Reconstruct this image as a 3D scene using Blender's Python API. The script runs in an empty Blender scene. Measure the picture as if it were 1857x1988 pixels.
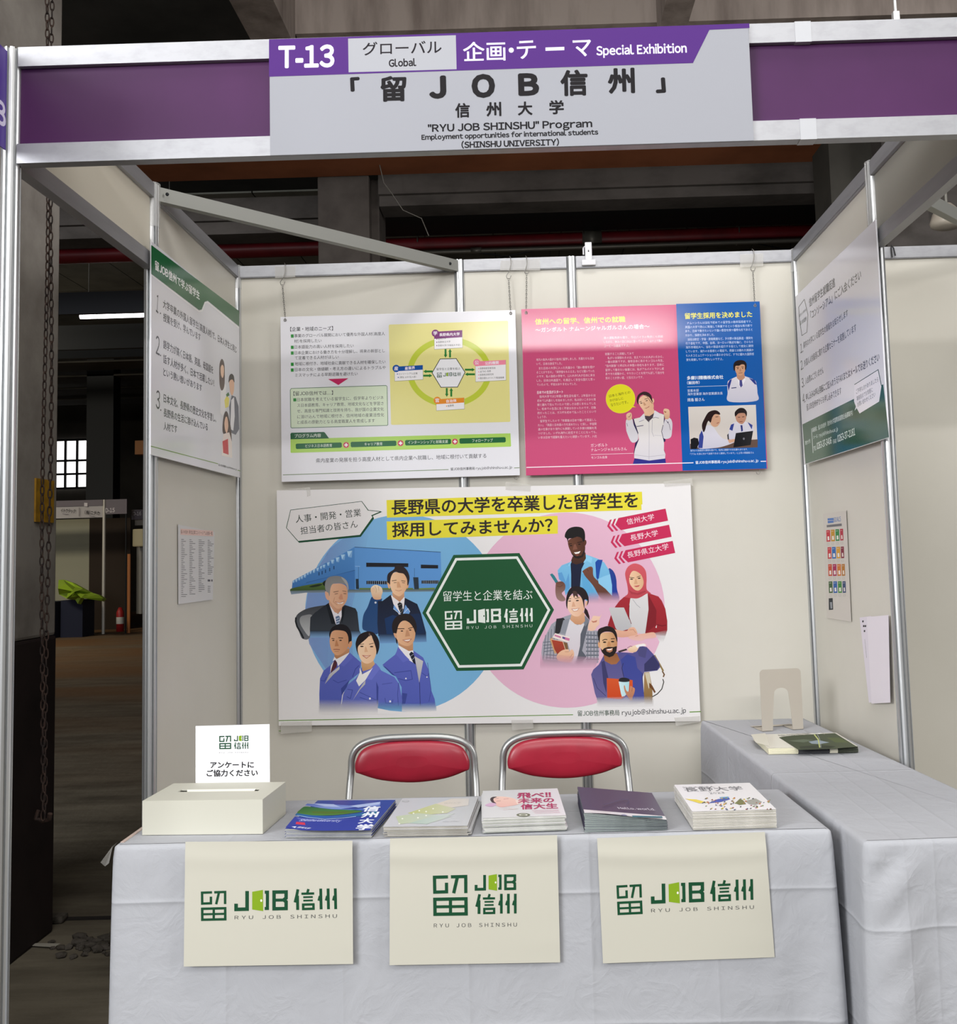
import bpy, bmesh, math, random
import numpy as np
from mathutils import Vector, Matrix
from mathutils.geometry import tessellate_polygon
SC = bpy.context.scene
COL = SC.collection
random.seed(7)
# ---------------------------------------------------------------- camera
CW, CH, FPX = 1857, 1988, 2000.0
CX, CY = 1004.70, 899.61
CAM = np.array([1.2668, -4.4653, 1.4024])
_F = np.array([-0.0092, 0.9962, 0.0867]); _R = np.array([0.9996, 0.0116, -0.0272])
_F /= np.linalg.norm(_F); _R -= _F * (_R @ _F); _R /= np.linalg.norm(_R); _U = np.cross(_R, _F)
cd = bpy.data.cameras.new('camera'); cam = bpy.data.objects.new('camera', cd); COL.objects.link(cam)
cam.matrix_world = Matrix(((_R[0], _U[0], -_F[0], CAM[0]), (_R[1], _U[1], -_F[1], CAM[1]), (_R[2], _U[2], -_F[2], CAM[2]), (0, 0, 0, 1)))
cd.sensor_width = 36; cd.lens = FPX / CH * 36
cd.shift_x = -(CX - CW / 2) / CH; cd.shift_y = (CY - CH / 2) / CH
cd.clip_end = 200
SC.camera = cam
SC.view_settings.view_transform = 'Standard'; SC.view_settings.look = 'None'
SC.view_settings.gamma = 1; SC.view_settings.use_curve_mapping = False
SC.view_settings.exposure = -0.27
SC.cycles.transparent_max_bounces = 24
# ---------------------------------------------------------------- world and lights
w = bpy.data.worlds.new('world'); SC.world = w; w.use_nodes = True
w.node_tree.nodes['Background'].inputs[0].default_value = (0.9, 0.95, 1.0, 1); w.node_tree.nodes['Background'].inputs[1].default_value = 0.12
def area(name, loc, target, sx, sy, power, col=(1, 1, 1)):
    l = bpy.data.lights.new(name, 'AREA'); l.shape = 'RECTANGLE'; l.size = sx; l.size_y = sy; l.energy = power; l.color = col
    o = bpy.data.objects.new(name, l); COL.objects.link(o); o.location = loc
    o.rotation_euler = (Vector(target) - Vector(loc)).to_track_quat('-Z', 'Y').to_euler()
    return o
# daylight through the big shutter doors of the hall behind the camera, at left
area('door_daylight', (-4.5, -13.3, 3.6), (1.0, 0, 1.4), 8, 5.0, 340, (0.93, 0.97, 1.0))
# rows of hall tubes over the aisle in front of the booths, and the open hall to the left
area('aisle_tubes', (0.6, -6.2, 5.6), (1.0, -1.0, 2.4), 9.0, 1.4, 270, (1.0, 0.98, 0.96))
area('near_tubes', (1.6, -2.9, 5.9), (1.3, -1.6, 0.6), 3.4, 1.0, 190, (1.0, 0.98, 0.95))
area('far_tube_row', (2.0, -10.0, 4.42), (1.6, 0, 2.0), 2.9, 0.16, 190, (1.0, 0.97, 0.96))
area('left_hall_tubes', (-5.2, -8.2, 3.9), (2.4, -0.5, 1.3), 4.0, 2.5, 800, (0.98, 0.98, 1.0))
area('right_fill_light', (9.5, -4.8, 5.2), (0.2, -0.8, 1.3), 2.5, 6.0, 620, (1.0, 0.98, 0.97))  # added cross-light from the right to brighten the left wall
area('rear_hall_tubes', (-10.5, 11.0, 5.2), (-7.2, 15.5, 0.4), 4.0, 1.0, 420, (1.0, 0.9, 0.72))
# added fill hidden behind the back wall, aimed up at the pipe
area('pipe_fill_light', (1.6, 0.7, 2.3), (1.8, 4.6, 4.3), 3.0, 0.3, 26, (1.0, 0.95, 0.9))
# ---------------------------------------------------------------- helpers
def lin(c):
    return c / 12.92 if c <= 0.04045 else ((c + 0.055) / 1.055) ** 2.4
def hexc(h, gain=1.0):
    return tuple(min(0.95, lin(int(h[i:i + 2], 16) / 255) * gain) for i in (0, 2, 4)) + ((int(h[6:8], 16) / 255,) if len(h) > 6 else (1.0,))
def px(x, y, axis, v):
    k = _F + _R * ((x - CX) / FPX) - _U * ((y - CY) / FPX); i = 'xyz'.index(axis)
    return Vector(CAM + (v - CAM[i]) / k[i] * k)
def mat(name, col, rough=0.6, metal=0.0, spec=0.5, noise=None, bump=None, coat=0, alpha=1.0, emit=None, trans=0):
    m = bpy.data.materials.new(name); m.use_nodes = True; nt = m.node_tree; b = nt.nodes['Principled BSDF']
    c = hexc(col) if isinstance(col, str) else tuple(col) + (1,)
    b.inputs['Base Color'].default_value = c[:3] + (1,)
    b.inputs['Roughness'].default_value = rough; b.inputs['Metallic'].default_value = metal
    b.inputs['Specular IOR Level'].default_value = spec
    if coat: b.inputs['Coat Weight'].default_value = coat; b.inputs['Coat Roughness'].default_value = 0.12
    if alpha < 1: b.inputs['Alpha'].default_value = alpha
    if trans: b.inputs['Transmission Weight'].default_value = trans
    if emit:
        b.inputs['Emission Color'].default_value = tuple(emit[:3]) + (1,); b.inputs['Emission Strength'].default_value = emit[3]
    tc = nt.nodes.new('ShaderNodeTexCoord')
    if noise:   # (scale, colour2, low, high, stretch)
        sc_, c2, lo, hi = noise[:4]; st = noise[4] if len(noise) > 4 else (1, 1, 1)
        mp = nt.nodes.new('ShaderNodeMapping'); mp.inputs['Scale'].default_value = st
        n = nt.nodes.new('ShaderNodeTexNoise'); n.inputs['Scale'].default_value = sc_; n.inputs['Detail'].default_value = 6; n.inputs['Roughness'].default_value = 0.6
        r = nt.nodes.new('ShaderNodeMapRange'); r.inputs['From Min'].default_value = lo; r.inputs['From Max'].default_value = hi
        mx = nt.nodes.new('ShaderNodeMix'); mx.data_type = 'RGBA'; mx.inputs['A'].default_value = c[:3] + (1,); mx.inputs['B'].default_value = hexc(c2)[:3] + (1,)
        nt.links.new(tc.outputs['Object'], mp.inputs['Vector']); nt.links.new(mp.outputs[0], n.inputs['Vector']); nt.links.new(n.outputs['Fac'], r.inputs['Value'])
        nt.links.new(r.outputs[0], mx.inputs['Factor']); nt.links.new(mx.outputs['Result'], b.inputs['Base Color'])
    if bump:    # (scale, strength, distance, stretch)
        mp = nt.nodes.new('ShaderNodeMapping'); mp.inputs['Scale'].default_value = bump[3] if len(bump) > 3 else (1, 1, 1)
        n = nt.nodes.new('ShaderNodeTexNoise'); n.inputs['Scale'].default_value = bump[0]; n.inputs['Detail'].default_value = 4
        bp = nt.nodes.new('ShaderNodeBump'); bp.inputs['Strength'].default_value = bump[1]; bp.inputs['Distance'].default_value = bump[2]
        nt.links.new(tc.outputs['Object'], mp.inputs['Vector']); nt.links.new(mp.outputs[0], n.inputs['Vector']); nt.links.new(n.outputs['Fac'], bp.inputs['Height']); nt.links.new(bp.outputs[0], b.inputs['Normal'])
    return m
def attr_mat(name, rough=0.5, spec=0.4, coat=0, alpha=False, bump=None):
    m = mat(name, (0.8, 0.8, 0.8), rough, 0, spec, None, bump, coat); nt = m.node_tree; b = nt.nodes['Principled BSDF']
    a = nt.nodes.new('ShaderNodeAttribute'); a.attribute_name = 'Col'; nt.links.new(a.outputs['Color'], b.inputs['Base Color'])
    if alpha: nt.links.new(a.outputs['Alpha'], b.inputs['Alpha'])
    return m
class MB:
    """collects shapes; build() links them as ONE mesh object"""
    def __init__(s): s.v = []; s.f = []; s.sm = []
    def add(s, vs, fs, smooth=False):
        o = len(s.v); s.v += [tuple(p) for p in vs]; s.f += [tuple(i + o for i in f) for f in fs]; s.sm += [smooth] * len(fs); return s
    def box(s, a, b, M=None):
        x0, y0, z0 = (min(a[i], b[i]) for i in range(3)); x1, y1, z1 = (max(a[i], b[i]) for i in range(3))
        vs = [Vector(p) for p in ((x0, y0, z0), (x1, y0, z0), (x1, y1, z0), (x0, y1, z0), (x0, y0, z1), (x1, y0, z1), (x1, y1, z1), (x0, y1, z1))]
        if M is not None: vs = [M @ p for p in vs]
        return s.add(vs, ((0, 3, 2, 1), (4, 5, 6, 7), (0, 1, 5, 4), (1, 2, 6, 5), (2, 3, 7, 6), (3, 0, 4, 7)))
    def bbox(s, a, b, r=0.003):
        """box with its edges bevelled"""
        bm = bmesh.new(); bmesh.ops.create_cube(bm, size=1)
        for v in bm.verts: v.co = Vector([(a[i] + b[i]) / 2 + v.co[i] * abs(b[i] - a[i]) for i in range(3)])
        bmesh.ops.bevel(bm, geom=bm.edges[:], offset=r, segments=2, affect='EDGES', profile=0.6)
        bm.verts.index_update(); s.add([v.co for v in bm.verts], [[v.index for v in f.verts] for f in bm.faces]); bm.free(); return s
    def bar(s, p, q, w, h, up=(0, 0, 1)):
        p = Vector(p); q = Vector(q); d = (q - p).normalized(); x = d.cross(Vector(up)).normalized(); z = x.cross(d)
        vs = [c + x * sx * w / 2 + z * sz * h / 2 for c in (p, q) for sx, sz in ((-1, -1), (1, -1), (1, 1), (-1, 1))]
        return s.add(vs, ((0, 1, 2, 3), (7, 6, 5, 4), (0, 4, 5, 1), (1, 5, 6, 2), (2, 6, 7, 3), (3, 7, 4, 0)))
    def tube(s, pts, r, n=10, closed=False, caps=True):
        pts = [Vector(p) for p in pts]; N = len(pts); rs = r if isinstance(r, (list, tuple)) else [r] * N
        rings = []; prev = None
        for i, p in enumerate(pts):
            a = pts[(i - 1) % N] if (closed or i > 0) else p; b = pts[(i + 1) % N] if (closed or i < N - 1) else p
            d = (b - a).normalized()
            if prev is None: x = d.orthogonal().normalized()
            else: x = (prev - d * prev.dot(d)).normalized()
            prev = x; y = d.cross(x)
            rings.append([p + (x * math.cos(2 * math.pi * k / n) + y * math.sin(2 * math.pi * k / n)) * rs[i] for k in range(n)])
        vs = [v for r_ in rings for v in r_]; fs = []
        for i in range(N if closed else N - 1):
            j = (i + 1) % N
            for k in range(n): fs.append((i * n + k, i * n + (k + 1) % n, j * n + (k + 1) % n, j * n + k))
        s.add(vs, fs, True)
        if caps and not closed: s.add(rings[0], [tuple(range(n))[::-1]]); s.add(rings[-1], [tuple(range(n))])
        return s
    def lathe(s, prof, c=(0, 0, 0), n=24, axis='z'):
        vs = []; fs = []
        for r, z in prof:
            for k in range(n):
                a = 2 * math.pi * k / n; p = (r * math.cos(a), r * math.sin(a), z)
                if axis == 'y': p = (p[0], p[2], p[1])
                if axis == 'x': p = (p[2], p[0], p[1])
                vs.append(Vector(p) + Vector(c))
        for i in range(len(prof) - 1):
            for k in range(n): fs.append((i * n + k, i * n + (k + 1) % n, (i + 1) * n + (k + 1) % n, (i + 1) * n + k))
        return s.add(vs, fs, True)
    def grid(s, nx, ny, fn, smooth=True):
        vs = [fn(i / nx, j / ny) for j in range(ny + 1) for i in range(nx + 1)]
        fs = [(j * (nx + 1) + i, j * (nx + 1) + i + 1, (j + 1) * (nx + 1) + i + 1, (j + 1) * (nx + 1) + i) for j in range(ny) for i in range(nx)]
        return s.add(vs, fs, smooth)
    def prism(s, prof, p0, p1, smooth=False):
        """extrude a closed profile of (x,y) from z of p0 to p1 with offset"""
        n = len(prof); vs = [(x + p0[0], y + p0[1], p0[2]) for x, y in prof] + [(x + p1[0], y + p1[1], p1[2]) for x, y in prof]
        fs = [(i, (i + 1) % n, n + (i + 1) % n, n + i) for i in range(n)]
        s.add(vs, fs, smooth); s.add(vs[:n], [tuple(range(n))[::-1]]); s.add(vs[n:], [tuple(range(n))]); return s
    def build(s, name, m, parent=None, loc=None):
        me = bpy.data.meshes.new(name); me.from_pydata(s.v, [], s.f); me.update()
        me.polygons.foreach_set('use_smooth', s.sm)
        bm = bmesh.new(); bm.from_mesh(me); bmesh.ops.recalc_face_normals(bm, faces=bm.faces); bm.to_mesh(me); bm.free()
        for x in (m if isinstance(m, (list, tuple)) else [m]): me.materials.append(x)
        o = bpy.data.objects.new(name, me); COL.objects.link(o)
        if parent: o.parent = parent; o.matrix_parent_inverse = Matrix.Translation(-parent.location) if parent.type == 'EMPTY' and not any(parent.rotation_euler) else parent.matrix_basis.inverted()
        return o
def tag(o, label, cat, group=None):
    o['label'] = label; o['category'] = cat
    if group: o['group'] = group
    return o
def struct(o):
    o['kind'] = 'structure'; return o
def thing(name, label, cat, loc=(0, 0, 0), group=None):
    o = bpy.data.objects.new(name, None); COL.objects.link(o); o.location = loc; o.empty_display_size = 0.05
    return tag(o, label, cat, group)
def sroot(name, loc=(0, 0, 0)):
    o = bpy.data.objects.new(name, None); COL.objects.link(o); o.location = loc; return struct(o)
def dup(o, label=None, group=None, loc=None, rz=None):
    """copy a thing with its parts and sub-parts"""
    def cp(a, par):
        c = a.copy(); COL.objects.link(c)
        if par: c.parent = par; c.matrix_parent_inverse = a.matrix_parent_inverse.copy()
        for ch in [x for x in bpy.data.objects if x.parent == a]: cp(ch, c)
        return c
    r = cp(o, None)
    if label: r['label'] = label
    if group: r['group'] = group
    if loc is not None: r.location = loc
    if rz is not None: r.rotation_euler = (0, 0, rz)
    return r
# ---------------------------------------------------------------- materials
M_ALU = mat('brushed_aluminium', 'c6c8c9', 0.36, 0.8, bump=(60, 0.05, 0.002, (1, 1, 0.05)))
M_ALU2 = mat('pale_anodised_rail', 'a6a7ab', 0.45, 0.55, noise=(3, '97989c', 0.45, 0.8, (6, 1, 12)))
M_PANEL = mat('cream_laminate_panel', 'cfccc2', 0.38, 0, 0.35, noise=(1.2, 'c8c5ba', 0.35, 0.75), bump=(220, 0.05, 0.001))
M_PURPLE = mat('purple_vinyl', '4a2250', 0.45, 0, 0.22, noise=(2, '421e48', 0.4, 0.7))
M_CONC = mat('stained_concrete', '8f857e', 0.85, 0, 0.2, noise=(2.2, '6e645e', 0.42, 0.72, (3, 3, 0.5)), bump=(14, 0.25, 0.01))
M_CONC_D = mat('grey_concrete', 'a39e97', 0.9, 0, 0.15, noise=(3.0, '827c76', 0.4, 0.7), bump=(10, 0.25, 0.01))
M_DARKBROWN = mat('brown_painted_concrete', '2a2120', 0.75, 0, 0.25, noise=(4, '1f1918', 0.4, 0.7), bump=(12, 0.2, 0.01))
M_SOFFIT = mat('brown_painted_soffit', '8a5336', 0.7, 0, 0.2, noise=(1.5, '74442b', 0.4, 0.7))
M_STEEL_D = mat('dark_steel', '1c1f22', 0.6, 0.2, 0.3)
M_RED = mat('red_pipe_paint', '7a1420', 0.45, 0, 0.5, noise=(3, '5c0e18', 0.45, 0.7))
M_GALV = mat('galvanised_steel', '7d7b74', 0.5, 0.6)
M_BLACK = mat('matt_black', '0c0c0e', 0.7)
M_RUST = mat('rusty_iron', '3b2a22', 0.8, 0.3, noise=(40, '1e1512', 0.4, 0.6))
YF = -1.981; D1 = -1.0248; TOP = 2.7
# ---------------------------------------------------------------- hall shell
def plane_box(name, a, b, m): return struct(MB().box(a, b).build(name, m))
def floor_material():
    m = mat('dirty_concrete_floor', '726b5c', 0.85, 0, 0.2, noise=(2.2, '453f35', 0.35, 0.7, (0.5, 2.0, 1)), bump=(9, 0.35, 0.02))
    nt = m.node_tree; b = nt.nodes['Principled BSDF']; old = b.inputs['Base Color'].links[0].from_socket
    tc = nt.nodes.new('ShaderNodeTexCoord'); n = nt.nodes.new('ShaderNodeTexNoise'); n.inputs['Scale'].default_value = 0.35; n.inputs['Detail'].default_value = 3
    mp = nt.nodes.new('ShaderNodeMapping'); mp.inputs['Scale'].default_value = (0.5, 1.6, 1)
    r = nt.nodes.new('ShaderNodeMapRange'); r.inputs['From Min'].default_value = 0.42; r.inputs['From Max'].default_value = 0.62
    mx = nt.nodes.new('ShaderNodeMix'); mx.data_type = 'RGBA'; mx.inputs['B'].default_value = hexc('6b4f34')[:3] + (1,)
    sp = nt.nodes.new('ShaderNodeSeparateXYZ'); nt.links.new(tc.outputs['Object'], sp.inputs[0]); r2 = nt.nodes.new('ShaderNodeMapRange'); r2.inputs['From Min'].default_value = 1.0; r2.inputs['From Max'].default_value = 9.0   # the brown coating starts in the rear hall
    mu = nt.nodes.new('ShaderNodeMath'); mu.operation = 'MULTIPLY'; ad = nt.nodes.new('ShaderNodeMath'); ad.operation = 'ADD'; ad.inputs[1].default_value = 0.35; nt.links.new(sp.outputs[1], r2.inputs['Value'])
    nt.links.new(tc.outputs['Object'], mp.inputs['Vector']); nt.links.new(mp.outputs[0], n.inputs['Vector']); nt.links.new(n.outputs['Fac'], r.inputs['Value']); nt.links.new(r.outputs[0], ad.inputs[0]); nt.links.new(ad.outputs[0], mu.inputs[0]); nt.links.new(r2.outputs[0], mu.inputs[1]); nt.links.new(mu.outputs[0], mx.inputs['Factor'])
    nt.links.new(old, mx.inputs['A']); nt.links.new(mx.outputs['Result'], b.inputs['Base Color'])
    return m
plane_box('floor', (-16, -14, -0.1), (14, 26, 0), floor_material())
M_CEIL = mat('dark_ceiling_board', '4c4a45', 0.9, 0, 0.1, noise=(1.2, '3a3935', 0.4, 0.7))
plane_box('ceiling', (-16, -14, 6.4), (14, 26, 6.5), M_CEIL)
M_HALL = mat('dim_hall_wall', '3d3a36', 0.9, 0, 0.1, noise=(0.6, '2a2826', 0.4, 0.7))
plane_box('wall_left', (-16.2, -14, 0), (-16, 26, 6.4), M_HALL)
plane_box('wall_right', (14, -14, 0), (14.2, 26, 6.4), M_HALL)
plane_box('wall_rear', (-16, 26, 0), (14, 26.2, 6.4), M_HALL)
wf = sroot('wall_front')
mb = MB().box((-16, -14.2, 0), (-6.2, -14, 6.4)).box((3.2, -14.2, 0), (14, -14, 6.4)).box((-6.2, -14.2, 6.2), (3.2, -14, 6.4)); mb.build('wall_panel', M_HALL, wf)
# concrete girder over the booths, its brown soffit, the cross beams and the rear beam
struct(MB().box((0.05, 1.0, 4.3), (12, 1.25, 6.4)).build('trim_1', M_CONC))
struct(MB().box((0.05, 1.25, 4.28), (12, 3.1, 4.36)).box((-6, 1.95, 4.28), (0.05, 3.1, 4.36)).build('trim_2', M_SOFFIT))
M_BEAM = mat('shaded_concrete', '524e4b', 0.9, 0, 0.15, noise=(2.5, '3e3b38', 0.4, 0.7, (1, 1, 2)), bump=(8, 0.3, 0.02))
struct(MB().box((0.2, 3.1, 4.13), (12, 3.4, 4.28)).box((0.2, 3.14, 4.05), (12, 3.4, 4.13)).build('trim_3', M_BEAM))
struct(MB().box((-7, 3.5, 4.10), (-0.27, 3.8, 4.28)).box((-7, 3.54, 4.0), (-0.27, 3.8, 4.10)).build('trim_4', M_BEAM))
for k, (x0, x1) in enumerate(((-0.17, 0.05), (2.05, 2.2))):
    struct(MB().box((x0, -6, 4.22), (x1, 1.0, 6.4)).build('trim_%d' % (5 + k), M_CONC))
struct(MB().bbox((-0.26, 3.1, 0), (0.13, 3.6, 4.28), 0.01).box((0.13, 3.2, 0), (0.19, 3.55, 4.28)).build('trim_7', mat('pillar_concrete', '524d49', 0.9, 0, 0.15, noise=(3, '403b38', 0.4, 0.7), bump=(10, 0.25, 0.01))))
struct(MB().box((-7, 3.9, 4.25), (12, 4.1, 4.33)).box((-7, 4.4, 4.37), (12, 4.9, 4.6)).build('trim_8', M_STEEL_D))
# ceiling boards seen beyond the pipe
M_BOARD = mat('pale_ceiling_boards', '74756d', 0.9, 0, 0.1, noise=(2, '5e5f58', 0.4, 0.7))
cb = MB()
for i in range(-8, 14):
    cb.box((i * 0.9 + 0.008, 7.0, 5.6), (i * 0.9 + 0.892, 8.0, 5.62)).box((i * 0.9 + 0.008, 8.01, 5.6), (i * 0.9 + 0.892, 11.0, 5.62))
struct(cb.build('trim_9', M_BOARD))
# concrete column beside the booth
co = sroot('trim_10', (-1.1, -1.3, 0))
MB().bbox((-1.6, -2.2, 1.13), (-0.612, -0.377, 6.4), 0.012).build('shaft', M_CONC_D, co)
MB().bbox((-1.603, -2.203, 0), (-0.609, -0.374, 1.13), 0.012).build('painted_base', M_DARKBROWN, co)
# ---------------------------------------------------------------- booth frame
def oct_profile(r=0.0235, slot=0.0035):
    pr = []
    for k in range(8):
        a = math.pi / 4 * k
        for da, rr in ((-0.36, r), (-0.15, r * 0.985), (-0.13, r - slot * 2.6), (0.13, r - slot * 2.6), (0.15, r * 0.985), (0.36, r)):
            pr.append((rr * math.cos(a + da), rr * math.sin(a + da)))
    return pr
def post(x, y, label, top=TOP):
    return tag(MB().prism(oct_profile(), (x, y, 0), (x, y, top)).build('aluminium_post', M_ALU), label, 'post', 'upright posts of the booth frame')
post(0, 0, 'slotted aluminium post in the rear left corner of the booth')
post(0.99, 0, 'slotted aluminium post behind the white programme board, where the diagonal brace ends')
post(1.485, 0, 'slotted aluminium post behind the pink board, left of the white clip')
post(2.475, 0, 'slotted aluminium post in the rear right corner of the booth')
post(0, D1, 'slotted aluminium post at the front edge of the left booth wall beside the passage')
post(2.475, D1, 'slotted aluminium post at the front edge of the right booth wall by the neighbouring booth')
post(0, YF, 'front left slotted aluminium post carrying the purple header')
def wall(name, segs):
    """segs: list of (p, q) post centres; panel with a pale rail along the top"""
    o = sroot(name, (segs[0][0][0], segs[0][0][1], 0))
    for p, q in segs:
        p = Vector(p + (0,)); q = Vector(q + (0,)); d = (q - p).normalized(); a = p + d * 0.0215; b = q - d * 0.0215
        MB().bar(a + Vector((0, 0, 1.345)), b + Vector((0, 0, 1.345)), 0.005, 2.62).build('panel', M_PANEL, o)
        rb = MB().bar(a + Vector((0, 0, TOP - 0.026)), b + Vector((0, 0, TOP - 0.026)), 0.034, 0.050).bar(a + Vector((0, 0, TOP - 0.0525)), b + Vector((0, 0, TOP - 0.0525)), 0.026, 0.003)
        rb.build('top_rail', M_ALU2, o)
        MB().bar(a + Vector((0, 0, 0.04)), b + Vector((0, 0, 0.04)), 0.034, 0.05).build('bottom_rail', M_ALU2, o)
    return o
wall('wall_back', [((0, 0), (0.99, 0)), ((0.99, 0), (1.485, 0)), ((1.485, 0), (2.475, 0))])
wall('wall_booth_left', [((0, 0), (0, D1))])
wall('wall_booth_right', [((2.475, 0), (2.475, D1))])
wall('wall_neighbour', [((2.475, 0), (3.465, 0)), ((3.465, 0), (4.455, 0))])
post(3.465, 0, 'slotted aluminium post in the neighbouring booth back wall')
# header panels over the open front bays, and the purple fascia
M_HEADER = mat('header_laminate', 'cfcabb', 0.45, 0, 0.3)
def header(name, p, q, mid, label, dz=0.302, off=0.0):
    o = thing(name, label, 'header panel', (p[0], p[1], TOP - dz))
    p = Vector(p + (0,)); q = Vector(q + (0,)); d = (q - p).normalized(); a = p + d * 0.0215; b = q - d * 0.0215
    z0 = TOP - dz
    MB().bar(a + Vector((0, 0, TOP - dz / 2)), b + Vector((0, 0, TOP - dz / 2)), 0.005, dz - 0.08).build('infill_panel', mid, o)
    MB().bar(a + Vector((0, 0, TOP - 0.026)), b + Vector((0, 0, TOP - 0.026)), 0.034, 0.05).build('top_rail', M_ALU2, o)
    MB().bar(a + Vector((0, 0, z0 + 0.026)), b + Vector((0, 0, z0 + 0.026)), 0.034, 0.05).build('bottom_rail', M_ALU2, o)
    return o
header('header_panel', (0, D1), (0, YF), M_HEADER, 'cream header panel between grey rails spanning the open bay at the left side')
header('header_panel', (2.475, D1), (2.475, YF), mat('shaded_header_laminate', '918f87', 0.5, 0, 0.3), 'grey header panel spanning the open bay at the right side')  # shade on this header is put into its darker laminate colour
fa = header('fascia_board', (0, YF), (2.475, YF), M_PURPLE, 'purple fascia board between pale rails across the booth front')
header('fascia_board', (2.475, YF), (3.465, YF), M_PURPLE, 'continuation of the purple fascia board over the neighbouring booth front')
for z in (TOP - 0.026, TOP - 0.302 + 0.026):
    MB().box((1.962, YF - 0.0185, z - 0.0265), (2.002, YF + 0.0185, z + 0.0265)).build('joint_cover', mat('satin_joint_cover', 'b4b6ba', 0.5, 0.3), fa)
M_BRACE = mat('dull_aluminium', '8b8c87', 0.55, 0.45)
def brace(p, q, label):
    return tag(MB().bar((p[0], p[1], TOP - 0.030), (q[0], q[1], TOP - 0.030), 0.030, 0.050).build('brace_bar', M_BRACE), label, 'brace bar')
b1 = brace((0.012, D1 + 0.016), (0.975, -0.016), 'diagonal aluminium brace bar from the left wall to the back wall')
brace((2.487, D1 + 0.016), (3.45, -0.016), 'diagonal aluminium brace bar over the neighbouring booth')
for x, y in ((0.04, D1 + 0.035 - 0.017), (0.945, -0.055)):
    MB().lathe([(0, -0.003), (0.006, -0.003), (0.006, 0.0), (0, 0.001)], (x + 0.01, y - 0.005, TOP - 0.03), 12, 'y').build('bolt', M_STEEL_D, b1)
# ---------------------------------------------------------------- printing on flat sheets
M_PRINT = attr_mat('printed_gloss_board', 0.15, 0.36)
M_PRINT_A = attr_mat('printed_gloss_soft', 0.15, 0.36, alpha=True)
M_SIGN = attr_mat('printed_sign_film', 0.55, 0.12)
M_PAPER = attr_mat('printed_paper', 0.6, 0.2)
M_PAPER_A = attr_mat('printed_paper_soft', 0.6, 0.2, alpha=True)
_gl = {}
def _raw(body, res):
    cu = bpy.data.curves.new('t', 'FONT'); cu.body = body; cu.size = 1; cu.resolution_u = res; cu.fill_mode = 'FRONT'
    ob = bpy.data.objects.new('t', cu); COL.objects.link(ob)
    dg = bpy.context.evaluated_depsgraph_get(); ev = ob.evaluated_get(dg); me = ev.to_mesh()
    vs = np.array([v.co[:2] for v in me.vertices]) if len(me.vertices) else np.zeros((0, 2)); fs = [tuple(p.vertices) for p in me.polygons]
    ev.to_mesh_clear(); bpy.data.objects.remove(ob); bpy.data.curves.remove(cu)
    return vs, fs
def raw(body, res):
    if (body, res) not in _gl: _gl[(body, res)] = _raw(body, res)
    return _gl[(body, res)]
def glyphs(body, bold, res):
    """latin letters are the grotesque full-width forms packed at their own widths; kana and kanji sit one em apart"""
    wide = body == 'RYU JOB SHINSHU'; V0 = []; fs = []; x = 0.0; cnt = 0; was = False
    for c in body:
        lat = 32 < ord(c) < 127
        if c == ' ': x += 0.9 if wide else 0.26; continue
        if c == '\u3000': x += 1.0; continue
        if lat and c in '"' + "'.,-": v, f = raw(c, res); v = v * 1.05
        else: v, f = raw(chr(ord(c) + 0xFEE0) if lat else c, res)
        if not len(v): continue
        if lat: v = v - [v[:, 0].min(), 0]; adv = v[:, 0].max() + (0.42 if wide else 0.10 if c not in 'rtfLT' else 0.07); x += 0.06 if (not was and cnt) else 0
        else: adv = 1.0
        was = lat; V0.append(v + [x, 0]); fs += [tuple(i + cnt for i in q) for q in f]; cnt += len(v); x += adv
    vs = np.vstack(V0) if V0 else np.zeros((0, 2))
    if bold >= 0.008 and len(vs):                     # heavier weight: the same outline laid down again in a small ring
        k = 10 if bold >= 0.02 else 4; V = [vs]; F = list(fs); n = len(vs)
        for i in range(k):
            a = 2 * math.pi * (i + .5) / k; V.append(vs + [bold * math.cos(a), bold * math.sin(a)]); F += [tuple(j + n * (i + 1) for j in q) for q in fs]
        vs = np.vstack(V); fs = F
    return vs, fs
def layers(body, bold, n):
    k = (10 if bold >= 0.02 else 4) if bold >= 0.008 else 0
    return np.repeat(np.arange(k + 1), n // (k + 1))
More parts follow.
